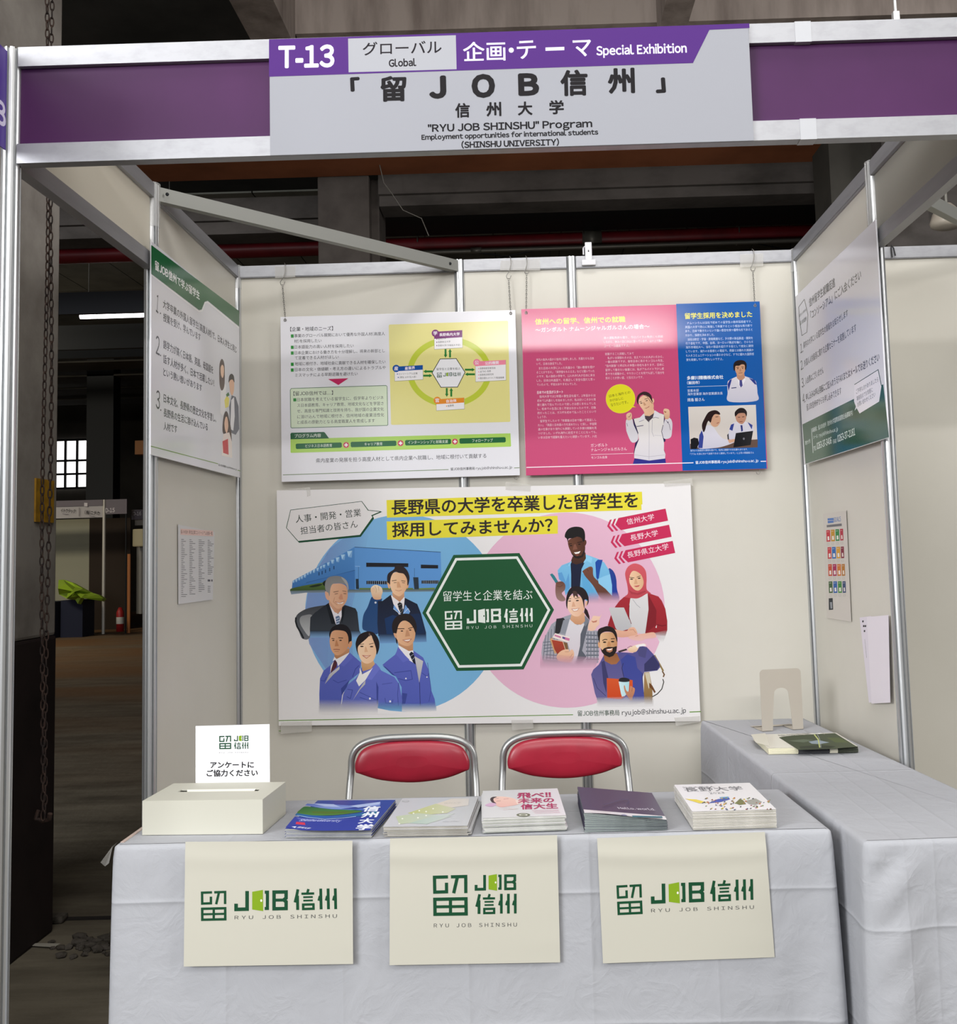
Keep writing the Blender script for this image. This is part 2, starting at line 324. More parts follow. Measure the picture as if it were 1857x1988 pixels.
class Print:
    """flat artwork on the plane axis=val; coordinates are read from the photograph through a view window and land on that plane"""
    def __init__(s, axis, val, gain=1.0, step=0.000012, fn=None, base=0.0003):
        s.axis, s.val, s.gain, s.step, s.fn, s.base = axis, val, gain, step, fn, base
        s.n = Vector({'y': (0, -1, 0), 'x': (1, 0, 0), 'X': (-1, 0, 0), 'z': (0, 0, 1)}[axis]); s.ax = axis.lower()
        s.k = 0; s.boxes = []; s.V = (0, 0, 1); s.ch = {'art': ([], [], [], []), 'text': ([], [], [], [])}
    def view(s, x0, y0, sc): s.V = (x0, y0, sc); return s
    def P(s, x, y): return px(s.V[0] + x / s.V[2], s.V[1] + y / s.V[2], s.ax, s.val)
    def put(s, ch, pts, faces, cols, soft=False):
        v, f, c, m = s.ch[ch]; o = len(v); P_ = np.array([tuple(q) for q in pts]); lo, hi = P_.min(0) - 1e-5, P_.max(0) + 1e-5; k = 0
        for l2, h2, kk in s.boxes:      # one ink layer above everything it overlaps
            if kk > k and (lo <= h2).all() and (hi >= l2).all(): k = kk
        k += 1; s.boxes.append((lo, hi, k + (3 if ch == 'text' else 0))); off = s.n * (s.base + k * s.step)
        for p in pts:
            q = p + off
            if s.fn: q = q + s.n * s.fn(p)
            v.append(q)
        f += [tuple(i + o for i in q) for q in faces]; c += list(cols); m += [1 if soft else 0] * len(faces)
    def poly(s, col, pts, smooth=False, ch='art', sub=5):
        """col 'rrggbb' | 'top:bottom' vertical ramp | 'left>right' ramp; 8 digits carry opacity"""
        if isinstance(pts, str): pts = [tuple(float(a) for a in p.split(',')) for p in pts.split()]
        if smooth and len(pts) > 2:
            q = []; n = len(pts)
            for i in range(n):
                p0, p1, p2, p3 = (np.array(pts[(i + d) % n]) for d in (-1, 0, 1, 2))
                for t in np.linspace(0, 1, sub, endpoint=False):
                    q.append(tuple(0.5 * ((2 * p1) + (-p0 + p2) * t + (2 * p0 - 5 * p1 + 4 * p2 - p3) * t * t + (-p0 + 3 * p1 - 3 * p2 + p3) * t ** 3)))
            pts = q
        tri = tessellate_polygon([[Vector((x, y, 0)) for x, y in pts]])
        if ':' in col: a, b = col.split(':'); t = np.array([p[1] for p in pts])
        elif '>' in col: a, b = col.split('>'); t = np.array([p[0] for p in pts])
        else: a = b = col; t = np.zeros(len(pts))
        rng = t.max() - t.min(); t = (t - t.min()) / (rng if rng else 1)
        g_ = lambda h: np.array(hexc(h[1:], 1.0) if h[0] == '=' else hexc(h, s.gain)); A = g_(a); B = g_(b); cols = [tuple(A + (B - A) * x) for x in t]
        s.put(ch, [s.P(x, y) for x, y in pts], tri, cols, A[3] < 1 or B[3] < 1); return s
    def ell(s, col, cx, cy, rx, ry, rot=0, n=24, ch='art'):
        c, d = math.cos(math.radians(rot)), math.sin(math.radians(rot))
        return s.poly(col, [(cx + rx * math.cos(a) * c - ry * math.sin(a) * d, cy + rx * math.cos(a) * d + ry * math.sin(a) * c) for a in np.linspace(0, 2 * math.pi, n, endpoint=False)], ch=ch)
    def glow(s, col, cx, cy, rx, ry, n=20):
        """soft spot: opaque-ish centre fading to nothing"""
        C = hexc(col, s.gain); a = C[3]
        pts = [(cx, cy)] + [(cx + rx * math.cos(t), cy + ry * math.sin(t)) for t in np.linspace(0, 2 * math.pi, n, endpoint=False)]
        s.put('art', [s.P(x, y) for x, y in pts], [(0, i + 1, (i + 1) % n + 1) for i in range(n)], [C] + [C[:3] + (0.0,)] * n, True); return s
    def noglow(s, *a): return s
    def line(s, col, w, pts, closed=False, ch='art'):
        if isinstance(pts, str): pts = [tuple(float(a) for a in p.split(',')) for p in pts.split()]
        p = [np.array(q, float) for q in pts]; n = len(p); L = []; R = []
        for i in range(n):
            a = p[(i - 1) % n] if (closed or i) else None; b = p[(i + 1) % n] if (closed or i < n - 1) else None
            d1 = (p[i] - a) / (np.linalg.norm(p[i] - a) + 1e-9) if a is not None else None; d2 = (b - p[i]) / (np.linalg.norm(b - p[i]) + 1e-9) if b is not None else None
            d1 = d2 if d1 is None else d1; d2 = d1 if d2 is None else d2
            nn = np.array([-(d1 + d2)[1], (d1 + d2)[0]]); nn /= (np.linalg.norm(nn) + 1e-9); k = max(0.4, nn @ np.array([-d1[1], d1[0]]))
            L.append(p[i] + nn * w / 2 / k); R.append(p[i] - nn * w / 2 / k)
        fs = [(i, (i + 1) % n, n + (i + 1) % n, n + i) for i in range(n if closed else n - 1)]
        s.put(ch, [s.P(*q) for q in L + R], fs, [hexc(col, s.gain)] * (2 * n)); return s
    def text(s, body, a, b, h, col, bold=0.0, res=3):
        """bottom-left a and bottom-right b of the inked box, height h (all in view units)"""
        vs, fs = glyphs(body, bold, res)
        if not len(vs): return s
        lo = vs.min(0); sz = vs.max(0) - lo
        A = s.P(*a); B = s.P(*b); X = B - A; T = s.P(a[0], a[1] - h) - A; up = s.n.cross(X).normalized()
        hh = T.dot(up); U = up * abs(hh)
        lay = layers(body, bold, len(vs)); pts = [A + X * ((x - lo[0]) / sz[0]) + U * ((y - lo[1]) / max(sz[1], 1e-6)) + s.n * (3e-6 * l) for (x, y), l in zip(vs, lay)]
        s.put('text', pts, fs, [hexc(col, s.gain)] * len(pts)); return s
    def para(s, rows, col, h, bold=0.0, res=1):
        for body, a, b in rows: s.text(body, a, b, h, col, bold, res)
        return s
    def build(s, parent, paper=False, name='printed_artwork', m0=None):
        v = []; f = []; c = []; m = []
        for ch in ('art', 'text'):
            a, b, d, e = s.ch[ch]; o = len(v); v += a; f += [tuple(i + o for i in q) for q in b]; c += d; m += e
        me = bpy.data.meshes.new(name); me.from_pydata([tuple(p) for p in v], [], f); me.update()
        at = me.color_attributes.new('Col', 'FLOAT_COLOR', 'POINT'); at.data.foreach_set('color', np.array(c, dtype=np.float32).ravel())
        me.materials.append(m0 or (M_PAPER if paper else M_PRINT)); me.materials.append(M_PAPER_A if paper else M_PRINT_A)
        me.polygons.foreach_set('material_index', m)
        for p in me.polygons:
            if p.normal.dot(s.n) < 0: p.flip()
        me.update(); o = bpy.data.objects.new(name, me); COL.objects.link(o)
        o.parent = parent; o.matrix_parent_inverse = Matrix.Translation(-parent.location) if parent.type == 'EMPTY' else parent.matrix_basis.inverted()
        return o
INK = '1d1d20'; GRN = '12472c'
# ---------------------------------------------------------------- the booth sign
YS = YF - 0.0255
sg = thing('booth_sign', 'grey booth sign with purple band and black Japanese title on the fascia', 'sign', (1.249, YS, 2.395))
MB().bbox((0.6543, YS, 2.3955), (1.8455, YS + 0.006, 2.6935), 0.001).build('board', mat('grey_sign_board', '999ba2', 0.55, 0, 0.15), sg)
p = Print('y', YS, 1.0)
p.poly('4f2b76', '522,76.5 1454,45.5 1454.5,54.5 1376.5,58 1344.5,122.5 522,149').poly('a4a6ac', '675.5,75 884.5,68.5 886,134.5 676.5,140.5')
p.text('T-13', (540, 133.5), (649, 131), 45, 'dcd6ea', 0.035)
p.text('グローバル', (704, 108), (857, 104), 26, '231f24', 0.012).text('Global', (754.5, 130.4), (808, 128.6), 15.8, '231f24', 0.035)
p.text('企画', (899, 119.8), (981, 117.5), 38, 'dcd6ea', 0.016).ell('dcd6ea', 992, 97.5, 5, 5, ch='text').text('テ', (1004, 115), (1041, 113), 35, 'dcd6ea', 0.014)
p.poly('dcd6ea', '1058.5,92.3 1095,91 1095,97.5 1058.5,98.8', ch='text').text('マ', (1112.5, 110.5), (1148, 109), 32, 'dcd6ea', 0.014)
p.text('Special Exhibition', (1157.5, 113), (1333, 107.5), 24.5, 'dcd6ea', 0.03)
for t, x0, x1, y, h in (('「', 680.5, 699, 178.3, 28), ('留', 738.5, 789, 198, 50), ('J', 833, 866.5, 192.5, 45), ('O', 915.5, 961, 191, 47), ('B', 1006, 1046.5, 186.6, 44), ('信', 1088, 1141, 187, 51), ('州', 1180, 1232.5, 182.5, 50), ('」', 1273, 1292.5, 181.2, 30)):
    p.text(t, (x0, y), (x1, y - 1.2), h, '1b191c', 0.036 if t in '留信州' else 0.055)
for t, x0, x1, y, h in (('信', 883.5, 912, 229, 28.5), ('州', 943.5, 973, 226.5, 28), ('大', 1005, 1033.5, 224.5, 27), ('学', 1066, 1094.5, 222.3, 27.5)):
    p.text(t, (x0, y), (x1, y - .8), h, '1b191c', 0.03)
p.text('"RYU JOB SHINSHU" Program', (830.5, 261), (1149.5, 251.5), 19.5, '1b191c', 0.028).text('Employment opportunities for international students', (818, 274.5), (1161, 264), 13.5, '1b191c', 0.036).text('(SHINSHU UNIVERSITY)', (895.5, 289), (1085, 283.5), 15.5, '1b191c', 0.036)
p.build(sg, m0=M_SIGN)
# purple number sign standing out from the front left post
ps = thing('projecting_sign', 'purple number sign standing out sideways from the front left post', 'sign', (0, -2.25, 2.42))
MB().bbox((-0.0045, -2.5, 2.43), (-0.001, -2.0065, 2.685), 0.0008).build('board', mat('purple_sign_board', '46278a', 0.35), ps)
p = Print('x', -0.001, 1.0); p.text('T-13', (-64, 200), (11.5, 250), 52, 'cfc9e2', 0.03); p.build(ps, m0=M_SIGN)
# ---------------------------------------------------------------- the logo of the programme, laid into three corner frames
def logo(p, A, B, C, ink, door, knob, part):
    """A top-left, B top-right, C bottom-left of one block, in view units"""
    A, B, C = np.array(A, float), np.array(B, float), np.array(C, float)
    box = {'ryu': (620, 425, 297, 358), 'job': (978, 420, 354, 153), 'shin': (985, 593, 350, 177)}[part]
    f = lambda x, y: tuple(A + (B - A) * ((x - box[0]) / box[2]) + (C - A) * ((y - box[1]) / box[3]))
    sx = np.linalg.norm(B - A) / box[2]
    def L(w_, s_, closed=False): p.line(ink, w_ * sx, [f(*(float(a) for a in q.split(','))) for q in s_.split()], closed, 'text')
    if part == 'ryu':
        L(28, '750,446 634,448 636,577 737,575 737,496'); L(28, '775,446 902,444 902,588'); L(28, '830,450 798,588')
        L(29, '636,639 903,637 904,768 637,769', True); L(27, '770,637 770,768'); L(25, '640,704 900,703')
    elif part == 'job':
        L(24, '1063,427 1063,557 990,558 990,517'); L(21, '1180,437 1198,437 1198,554 1180,554')
        L(23, '1242,437 1322,437 1322,481 1306,494 1322,507 1322,556 1242,557', True); L(20, '1242,495 1304,495')
        p.poly(door, [f(1097, 433), f(1168, 420), f(1170, 573), f(1097, 560)], ch='text'); e = f(1157, 497); p.ell(knob, e[0], e[1], 6.5 * sx, 9 * sx, ch='text', n=14)
    else:
        L(23, '1020,598 1008,655 994,706'); L(24, '1015,650 1015,768'); L(20, '1106,597 1097,628'); L(19, '1048,635 1152,634'); L(15, '1062,664 1140,663'); L(15, '1062,692 1140,691'); L(20, '1060,725 1144,724 1144,760 1060,761', True)
        for x in (1206, 1266, 1325): L(23, '%d,595 %d,766' % (x, x)); L(17, '%d,655 %d,694' % (x - 9, x - 20))
def logo_line(p, ryu, job, shin, txt, ink=GRN, door='7fa01f', knob='e6e4d4', tcol='4c4c4c'):
    logo(p, *ryu, ink, door, knob, 'ryu'); logo(p, *job, ink, door, knob, 'job'); logo(p, *shin, ink, door, knob, 'shin')
    if txt: p.text('RYU JOB SHINSHU', txt[0], txt[1], txt[2], tcol, txt[3] if len(txt) > 3 else 0.0)
# ---------------------------------------------------------------- hanging boards
M_WHITEB = mat('white_foam_board', 'e4e4ea', 0.15, 0, 0.36)
def board(name, label, a, b, m=None):
    o = thing(name, label, 'poster', ((a[0] + b[0]) / 2, (a[1] + b[1]) / 2, min(a[2], b[2])))
    MB().bbox(a, b, 0.0012).build('board', m or M_WHITEB, o); return o
YB = -0.037
# white programme board
wb = board('programme_board', 'white hanging board with yellow diagram and green programme strip, left on the back wall', (0.2043, YB, 1.736), (1.2336, YB + 0.005, 2.461))
g = 1.05; p = Print('y', YB, g).view(530, 580, 3.7898)
p.poly('dfd88e', '856,190 1722,162 1728,168 1744,900 1738,906 874,928 867,922 850,197')
n = 64; oc = [(1292 + 308 * math.cos(t), 540 + 254 * math.sin(t)) for t in np.linspace(0, 2 * math.pi, n)]
p.line('bac73f', 42, [(1296 + 288 * math.cos(t), 540 + 236 * math.sin(t)) for t in np.linspace(0, 2 * math.pi, 72, endpoint=False)], True)
def card(x0, y0, x1, y1, hh, col, head, kan, kx, ky, rows, tcol=INK, sl=-12):
    p.poly('8f8d78', [(x0 - 2, y0), (x1 + 2, y0 + sl), (x1 + 4, y1 + sl + 3), (x0, y1 + 3)]); p.poly('e9e7ea', [(x0, y0), (x1, y0 + sl), (x1 + 2, y1 + sl), (x0 + 2, y1)]); p.poly(col, [(x0, y0), (x1, y0 + sl), (x1, y0 + hh + sl), (x0, y0 + hh)])
    p.ell(col, kx, ky, 27, 27); p.text(kan, (kx - 15, ky + 15), (kx + 15, ky + 14), 30, 'e9e2ec', 0.02)
    m_ = (x0 + x1) / 2 + 10; wd = len(head) * 12.5; p.text(head, (m_ - wd, y0 + hh / 2 + 12 + sl / 2 + 2), (m_ + wd, y0 + hh / 2 + 12 + sl / 2 - 4), 24, 'efe6ef', 0.02)
    for i, (t, xa, xb, y) in enumerate(rows): p.ell(col, xa - 8, y - 7, 5, 5, n=4); p.text(t, (xa, y), (xb, y - 5), 15, tcol, 0.006, 2)
card(1185, 243, 1390, 371, 52, '74256f', '長野県内大学', '学', 1193, 254, [('信州大学', 1212, 1272, 303), ('長野県立大学', 1212, 1304, 327), ('長野大学(今後拡大予定)', 1212, 1378, 352)])
card(893, 500, 1100, 605, 34, '1a4f9c', '産業界', '産', 905, 513, [('コンソーシアム企業', 922, 1062, 561), ('(現在 109 社入会)', 928, 1052, 586)])
card(1488, 462, 1710, 610, 34, 'e8879f', '公的機関', '公', 1498, 470, [('長野県経営者協会', 1520, 1636, 521), ('JETRO 長野', 1520, 1602, 545), ('長野経済研究所', 1520, 1622, 568), ('諏訪圏ものづくり推進機構', 1520, 1698, 592)])
card(1200, 740, 1404, 822, 36, 'e08a2c', '自治体', '官', 1207, 748, [('長野県', 1284, 1330, 797)])
for x, y0, y1, up in ((1268, 370, 434, 0), (1301, 368, 432, 1), (1277, 657, 722, 0), (1310, 655, 720, 1)):
    a, b = (y1, y0) if not up else (y0, y1); d = -1 if not up else 1
    p.poly('2c7a36', [(x, a), (x - 13, a + d * 22), (x - 7, a + d * 22), (x - 7, b), (x + 7, b), (x + 7, a + d * 22), (x + 13, a + d * 22)])
for y, x0, x1, lf in ((535, 1104, 1172, 1), (566, 1104, 1170, 0), (522, 1410, 1484, 0), (556, 1410, 1484, 1)):
    a, b = (x0, x1) if lf else (x1, x0); d = 1 if lf else -1
    p.poly('2c7a36', [(a, y), (a + d * 22, y - 13), (a + d * 22, y - 7), (b, y - 7), (b, y + 7), (a + d * 22, y + 7), (a + d * 22, y + 13)])
hx = [(1169, 545), (1228, 443), (1346, 440), (1411, 541), (1356, 650), (1234, 652)]
p.poly('e8e8ec', hx).line('2b332d', 5, hx, True)
p.text('留学生と企業を結ぶ', (1202, 527), (1376, 522), 18, '333338', 0.0, 2)
logo_line(p, ((1205, 544), (1240, 543), (1205, 580)), ((1252, 544), (1316, 541), (1252, 572)), ((1322, 541), (1378, 540), (1322, 570)), None)
p.text('【企業・地域のニーズ】', (126, 241), (440, 234), 33, '37373b', 0.008)
rows = [('■', 128, 286, 0, 150), ('事業のグローバル展開において優秀な外国人材(高度人', 155, 286, 0, 822), ('材)を採用したい', 155, 326, 0, 356), ('日本語能力の高い人材を採用したい', 158, 369, 0, 592), ('日本企業における働き方を十分理解し、将来の幹部とし', 158, 411, 0, 822), ('て定着できる人材がほしい', 160, 449, 0, 482), ('地域に根付き、地域社会に貢献できる人材を確保したい', 160, 493, 0, 826), ('日本の文化・価値観・考え方の違いによるトラブルや', 160, 535, 0, 828), ('ミスマッチによる早期退職を避けたい', 162, 576, 0, 622)]
for t, x0, y, _, x1 in rows[1:]: p.text(t, (x0, y), (x1, y - (x1 - x0) * 0.024), 27, '3d3d42', 0.004, 2)
for y in (286, 369, 411, 494, 536): p.poly('2f8a3a', [(130, y - 23), (151, y - 24), (152, y), (131, y + 1)])
p.poly('c22a5f', '404,591 554,585 480,635')
p.line('4d7350', 4, '126,672 134,660 830,638 838,646 844,926 838,932 138,951 130,944', True).poly('d2dfc6', '128,672 136,662 828,641 836,648 842,924 836,930 140,948 132,942')
p.text('【留JOB信州では…】', (150, 714), (440, 707), 32, '37373b', 0.008)
for t, x0, y, x1 in (('日本就職を考えている留学生に、低学年よりビジネ', 177, 756, 812), ('ス日本語教育、キャリア教育、地域文化などを学習さ', 177, 798, 812), ('せ、高度な専門知識と技術を持ち、我が国の企業文化', 177, 840, 814), ('に溶け込んで地域に根付き、信州地域の産業活性化', 178, 882, 816), ('と成長の原動力となる高度職業人を育成します', 178, 923, 748)):
    p.text(t, (x0, y), (x1, y - (x1 - x0) * 0.024), 27, '3d3d42', 0.004, 2)
p.poly('2f8a3a', '148,733 170,732 171,755 149,756')
p.poly('a9cf62', '128,1032 1745,990 1750,1084 1744,1088 134,1134 128,1130').poly('1d5a34', '127,995 134,986 372,980 380,984 412,1028 128,1034')
p.text('プログラム内容', (158, 1023), (352, 1018), 27, 'dfe8dc', 0.01)
for x0, x1, y, t, a, b in ((166, 505, 1086, 'ビジネス日本語教育', 238, 434), (570, 906, 1073, 'キャリア教育', 672, 804), (970, 1308, 1060, 'インターンシップと就職支援', 992, 1286), (1370, 1710, 1047, 'フォローアップ', 1464, 1616)):
    s_ = -5; p.poly('1f6138', [(x0, y - 14), (x0 + 8, y - 20), (x1 - 8, y - 24 + s_), (x1, y - 18 + s_), (x1 + 1, y + 8 + s_), (x1 - 7, y + 15 + s_), (x0 + 8, y + 20), (x0 + 1, y + 13)])
    p.text(t, (a, y + 9), (b, y + 9 - (b - a) * .024), 24, 'dde6da', 0.006, 2)
for x, y in ((537, 1076), (937, 1063), (1337, 1051)): p.ell('c2465a', x, y, 22, 22); p.line('ece6ea', 9, [(x - 13, y), (x + 13, y)]); p.line('ece6ea', 9, [(x, y - 13), (x, y + 13)])
p.text('県内産業の発展を担う高度人材として県内企業へ就職し、地域に根付いて貢献する', (315, 1208), (1568, 1172), 34, '4a4a50', 0.0, 2)
p.line('7b8f6a', 5, '72,1296 1290,1257').line('7b8f6a', 5, '1772,1245 1812,1243').text('留JOB信州事務局 ryujob@shinshu-u.ac.jp', (1306, 1268), (1758, 1254), 26, '35373a', 0.008, 2)
p.build(wb)
# pink and blue story board
M_PINK = mat('pink_gloss_print', 'c9517b', 0.15, 0, 0.36)
pb = board('story_board', 'pink and blue hanging board with a smiling woman raising her fists', (1.2596, YB, 1.734), (2.2986, YB + 0.005, 2.464), M_PINK)
p = Print('y', YB, 1.05).view(1000, 570, 3.6412)
p.poly('1257a5', '1136,73 1726,55 1776,1237 1181,1252')
p.text('信州への留学、信州での就職', (140, 221), (778, 203), 44, 'e8de3e', 0.022).text('～ガンボルト ナムーンジャルガルさんの場合～', (142, 275), (948, 248), 34, 'f0e4ec', 0.016)
p.text('留学生採用を決めました', (1198, 181), (1674, 167), 44, 'e6e052', 0.02)
def body(rows, col='edd3de', h=19):
    for t, x0, y, x1 in rows: p.text(t, (x0, y), (x1, y - (x1 - x0) * 0.024), h, col, 0.0, 1)
body([('車の運転免許も取り、今はバイクの免許にも挑戦', 625, 323, 1044), ('しながら、休みの日には山に登っています。山の上で飲む', 625, 352, 1044), ('コーヒーは最高ですよ。', 627, 380, 804), ('就職すること挑戦してみて', 634, 437, 836), ('私がいま頑張れるのは、支えてくれる人がいるから。', 652, 465, 1046), ('一番は家族ですが、毎年日本に来るモンゴルの先生、', 636, 492, 1048), ('"信州家族"と呼ばれる仲間の存在もあります。日本に', 636, 521, 1050), ('留学して働きたい後輩には、私がアルバイトで少し成', 637, 550, 1050), ('長できた経験から、やりたいことを何でも試して自分を', 637, 578, 1052), ('知ることが良い道、と伝えたいです。', 638, 607, 905)])
body([('地元の友人の話から信州に留学しました。先輩たちも日本', 148, 477, 556), ('いて、日本は身近でした。', 149, 507, 330), ('また日本の大学に入った先輩から「高い教育を受け', 166, 538, 560), ('ることができる」「奨学金ももらえる」などと聞いていた', 150, 567, 560), ('のです。私の高校の学年で、120人中5人が日本に来ま', 151, 596, 561), ('した。日本は先進国で、礼儀正しく安全な国だと思っ', 151, 625, 562), ('ていたので、不安はありませんでした。', 152, 654, 436)])
p.text('日本での生活がスタート', (154, 710), (338, 705), 22, 'f3e2ea', 0.02, 1)
body([('信州大学では1年間の寮生活を経て、2年目からは', 170, 738, 567), ('初めて1人暮らしを始めましたが、私は幼いころから両', 155, 767, 568), ('親と離れて住んでいたので寂しさは感じませんでした', 155, 796, 569), ('し、松本での生活に全く不安はなかったのです。印象', 156, 825, 570), ('的だったことは、ガス代を初めて払ったことくらいで', 157, 854, 571), ('しょうか。', 158, 882, 222), ('留学生でしたので「卒業後は日本で働いて恩返しし', 176, 911, 572), ('たい」「英語と日本語の力を高めたい」と探し、宇宙関', 160, 940, 573), ('連の仕事があり海外にも展開している多摩川精機を見', 161, 969, 574), ('つけました。いずれ海外に赴任することになっても、', 161, 998, 575), ('いまは日本で経験を蓄えたいと頑張っています。入社', 162, 1027, 576)])
body([('ナムーンさんは当社で初めての留学生の新卒採用者です。', 1214, 218, 1672), ('英国の大学で熱心に勉強して卒業するという相当な努力家で', 1200, 247, 1674), ('あり、日本で働きたいという強い意志を持つ優秀な方であると', 1201, 275, 1676), ('分かり、採用を決めました。', 1202, 305, 1408), ('当社は航空・宇宙・防衛関連など、多分野の製品製造・開発を', 1218, 334, 1678), ('行う会社です。中国、台湾、ヨーロッパ拠点を軸に、さらなる', 1204, 362, 1680), ('海外市場拡大へ、当社の製品を紹介する役として彼女に期待', 1205, 390, 1682), ('しています。海外のお客様との電話で、商談とは離れた雑談か', 1206, 419, 1684), ('ら入るコミュニケーションの柔らかさなど、すでに優れた国際感', 1207, 448, 1686), ('覚を発揮していて頼もしいですよ。', 1208, 478, 1468)], 'c9dbf0')
p.text('多摩川精機株式会社', (1213, 611), (1470, 603), 28, 'e6eef8', 0.02).text('(飯田市)', (1214, 643), (1302, 640), 24, 'dfe8f5', 0.02).line('c8daf0', 2.5, '1215,660 1502,650')
p.text('営業本部', (1217, 697), (1296, 694), 20, 'd5e2f2', 0.004, 2).text('海外営業部 海外営業課次長', (1217, 721), (1465, 714), 20, 'd5e2f2', 0.004, 2).text('岡島 毅さん', (1218, 764), (1338, 759), 24, 'e2ebf6', 0.008, 2)
p.text('ガンボルト', (533, 1085), (652, 1081), 24, 'f0dce6', 0.006, 2).text('ナムーンジャルガルさん', (535, 1117), (788, 1109), 24, 'f0dce6', 0.006, 2).line('f0dce6', 2.5, '534,1138 834,1129').text('モンゴル出身', (537, 1169), (650, 1165), 19, 'f0dce6', 0.006, 2)
p.line('f2e6ee', 6, '78,1229 1180,1198 1258,1196').line('f2e6ee', 6, '1733,1186 1772,1185').text('留JOB信州事務局 ryujob@shinshu-u.ac.jp', (1274, 1209), (1718, 1195), 26, 'e8eef6', 0.012, 2)
# portrait and workplace photograph printed on the blue half
p.poly('d8d4dc:c6c4d2', '1499,632 1512,612 1560,588 1600,580 1640,590 1690,612 1704,640 1710,700 1704,758 1512,764 1500,700', True).poly('2a3a86', '1499,640 1514,612 1530,604 1520,640 1506,690').poly('2a3a86', '1650,596 1690,610 1706,645 1690,640')
p.poly('b98a70', '1562,560 1616,556 1622,596 1592,620 1566,598').poly('e6e4ea', '1566,600 1592,628 1622,596 1626,610 1600,660 1584,660 1564,612').poly('4a4a86', '1584,612 1600,610 1606,650 1594,664 1584,648')
p.poly('c79878', '1552,510 1560,492 1590,484 1620,494 1624,540 1612,566 1590,580 1566,568 1554,544', True).poly('241c1c', '1544,544 1540,508 1552,482 1584,470 1618,476 1634,500 1630,538 1622,534 1620,506 1600,500 1580,510 1556,512 1552,540', True)
p.line('33221f', 4, '1562,522 1580,520').line('33221f', 4, '1596,518 1614,518').ell('2a1c1a', 1572, 530, 5, 3).ell('2a1c1a', 1606, 528, 5, 3).line('8a5548', 4, '1578,562 1604,560').poly('b08066', '1586,530 1592,530 1598,550 1582,550').poly('d8d4dc', '1544,610 1566,600 1590,660 1570,640').line('2c3466', 6, '1526,668 1562,664')
p.poly('d9d3cd:c3bab4', '1221,801 1699,786 1712,1087 1234,1100').poly('5c463c', '1234,1062 1712,1030 1712,1087 1234,1100')
p.poly('d5d2dc:bdbccb', '1292,1092 1300,1010 1322,958 1360,930 1400,946 1440,1000 1480,1030 1540,1024 1548,1050 1470,1080 1400,1092', True).poly('33418c', '1292,1092 1300,1000 1318,966 1330,1010 1322,1092').poly('c79a80', '1500,1032 1545,1024 1560,1044 1512,1058')
p.poly('cda083', '1372,866 1392,846 1424,846 1446,868 1448,905 1430,936 1404,942 1380,920', True).poly('2c1f1f', '1328,978 1318,930 1338,880 1366,838 1410,824 1440,838 1446,856 1412,852 1392,874 1380,912 1364,900 1350,930 1340,966', True).line('38231f', 4, '1414,872 1434,870').line('8a4a40', 4, '1422,918 1440,910')
p.poly('d5d2dc:bdbccb', '1508,1030 1512,960 1530,920 1580,902 1640,910 1676,934 1680,980 1600,1010', True).poly('33418c', '1512,960 1524,926 1546,918 1534,970').poly('33418c', '1640,908 1676,930 1670,960').poly('bb8a72', '1560,842 1600,830 1630,850 1628,890 1604,922 1572,910 1556,878', True).poly('251c1c', '1552,868 1552,836 1582,810 1616,812 1636,838 1632,870 1620,846 1580,846 1562,862', True).line('2d1c1a', 4, '1572,874 1588,874').line('2d1c1a', 4, '1602,872 1618,870').line('7c4438', 4, '1584,906 1606,904').poly('2b3474', '1590,930 1604,930 1608,970 1596,976')
p.poly('17171b', '1558,986 1680,970 1662,1070 1540,1088').ell('6a6a72', 1614, 1026, 7, 8).poly('17171b', '1238,1030 1262,1018 1290,1024 1298,1060 1280,1098 1240,1099').poly('3a3a40', '1496,1000 1506,988 1510,1034 1500,1030')
body([('海外から技術的な質問を受けて、社内に展開するお仕事もあります。', 1236, 1118, 1642), ('「プラαを身に付けて成長できると期待しています」と上司の岡島毅さん', 1236, 1142, 1686)], 'c5d6ee', 15)
p.view(1170, 730, 11.047)
p.ell('e9d052', 376, 488, 316, 314, n=40).poly('e2de2c', '648,640 708,672 630,668').ell('e2de2c', 376, 488, 305, 303, n=40)
p.text('日本と海外との', (138, 462), (590, 372), 60, '3a3a1c', -0.004, 2).text('かけはしに', (150, 556), (440, 502), 56, '3a3a1c', -0.004, 2).text('なりたいです。', (175, 655), (540, 588), 66, '3a3a1c', -0.004, 2)
p.poly('2a2c7c:35328a', '640,1888 676,1770 990,1800 1338,1768 1348,1866')
p.poly('2a2450', '640,930 680,900 760,1250 700,1280').poly('2a2450', '1190,780 1320,830 1340,1400 1300,1420 1250,1100').poly('2a2450', '660,1660 690,1440 770,1350 740,1600').poly('2a2450', '1310,1580 1330,1640 1320,1660')
p.poly('d6d2d8:cbc8d0', '500,940 620,920 660,1050 750,1260 740,1380 660,1430 590,1390 520,1230 496,1130', True).poly('d6d2d8:cbc8d0', '1340,920 1430,900 1486,1000 1480,1180 1460,1300 1390,1345 1300,1330 1262,1180 1300,1040', True)
p.poly('e3ded8:cfccd4', '660,920 790,890 900,800 1000,860 1100,740 1200,790 1310,830 1300,1050 1256,1180 1310,1440 1306,1590 1340,1680 1330,1770 990,1814 668,1760 672,1650 690,1560 770,1360 750,1220 700,1060')
p.poly('4a3f47', '880,860 1100,780 1080,880 1000,960 990,1000 900,910').poly('e0b795', '868,720 1090,700 1100,790 1000,860 896,850').poly('dcd8de', '760,980 790,890 880,800 905,905 830,960').poly('dedae0', '1070,890 1110,735 1200,790 1220,860 1180,900')
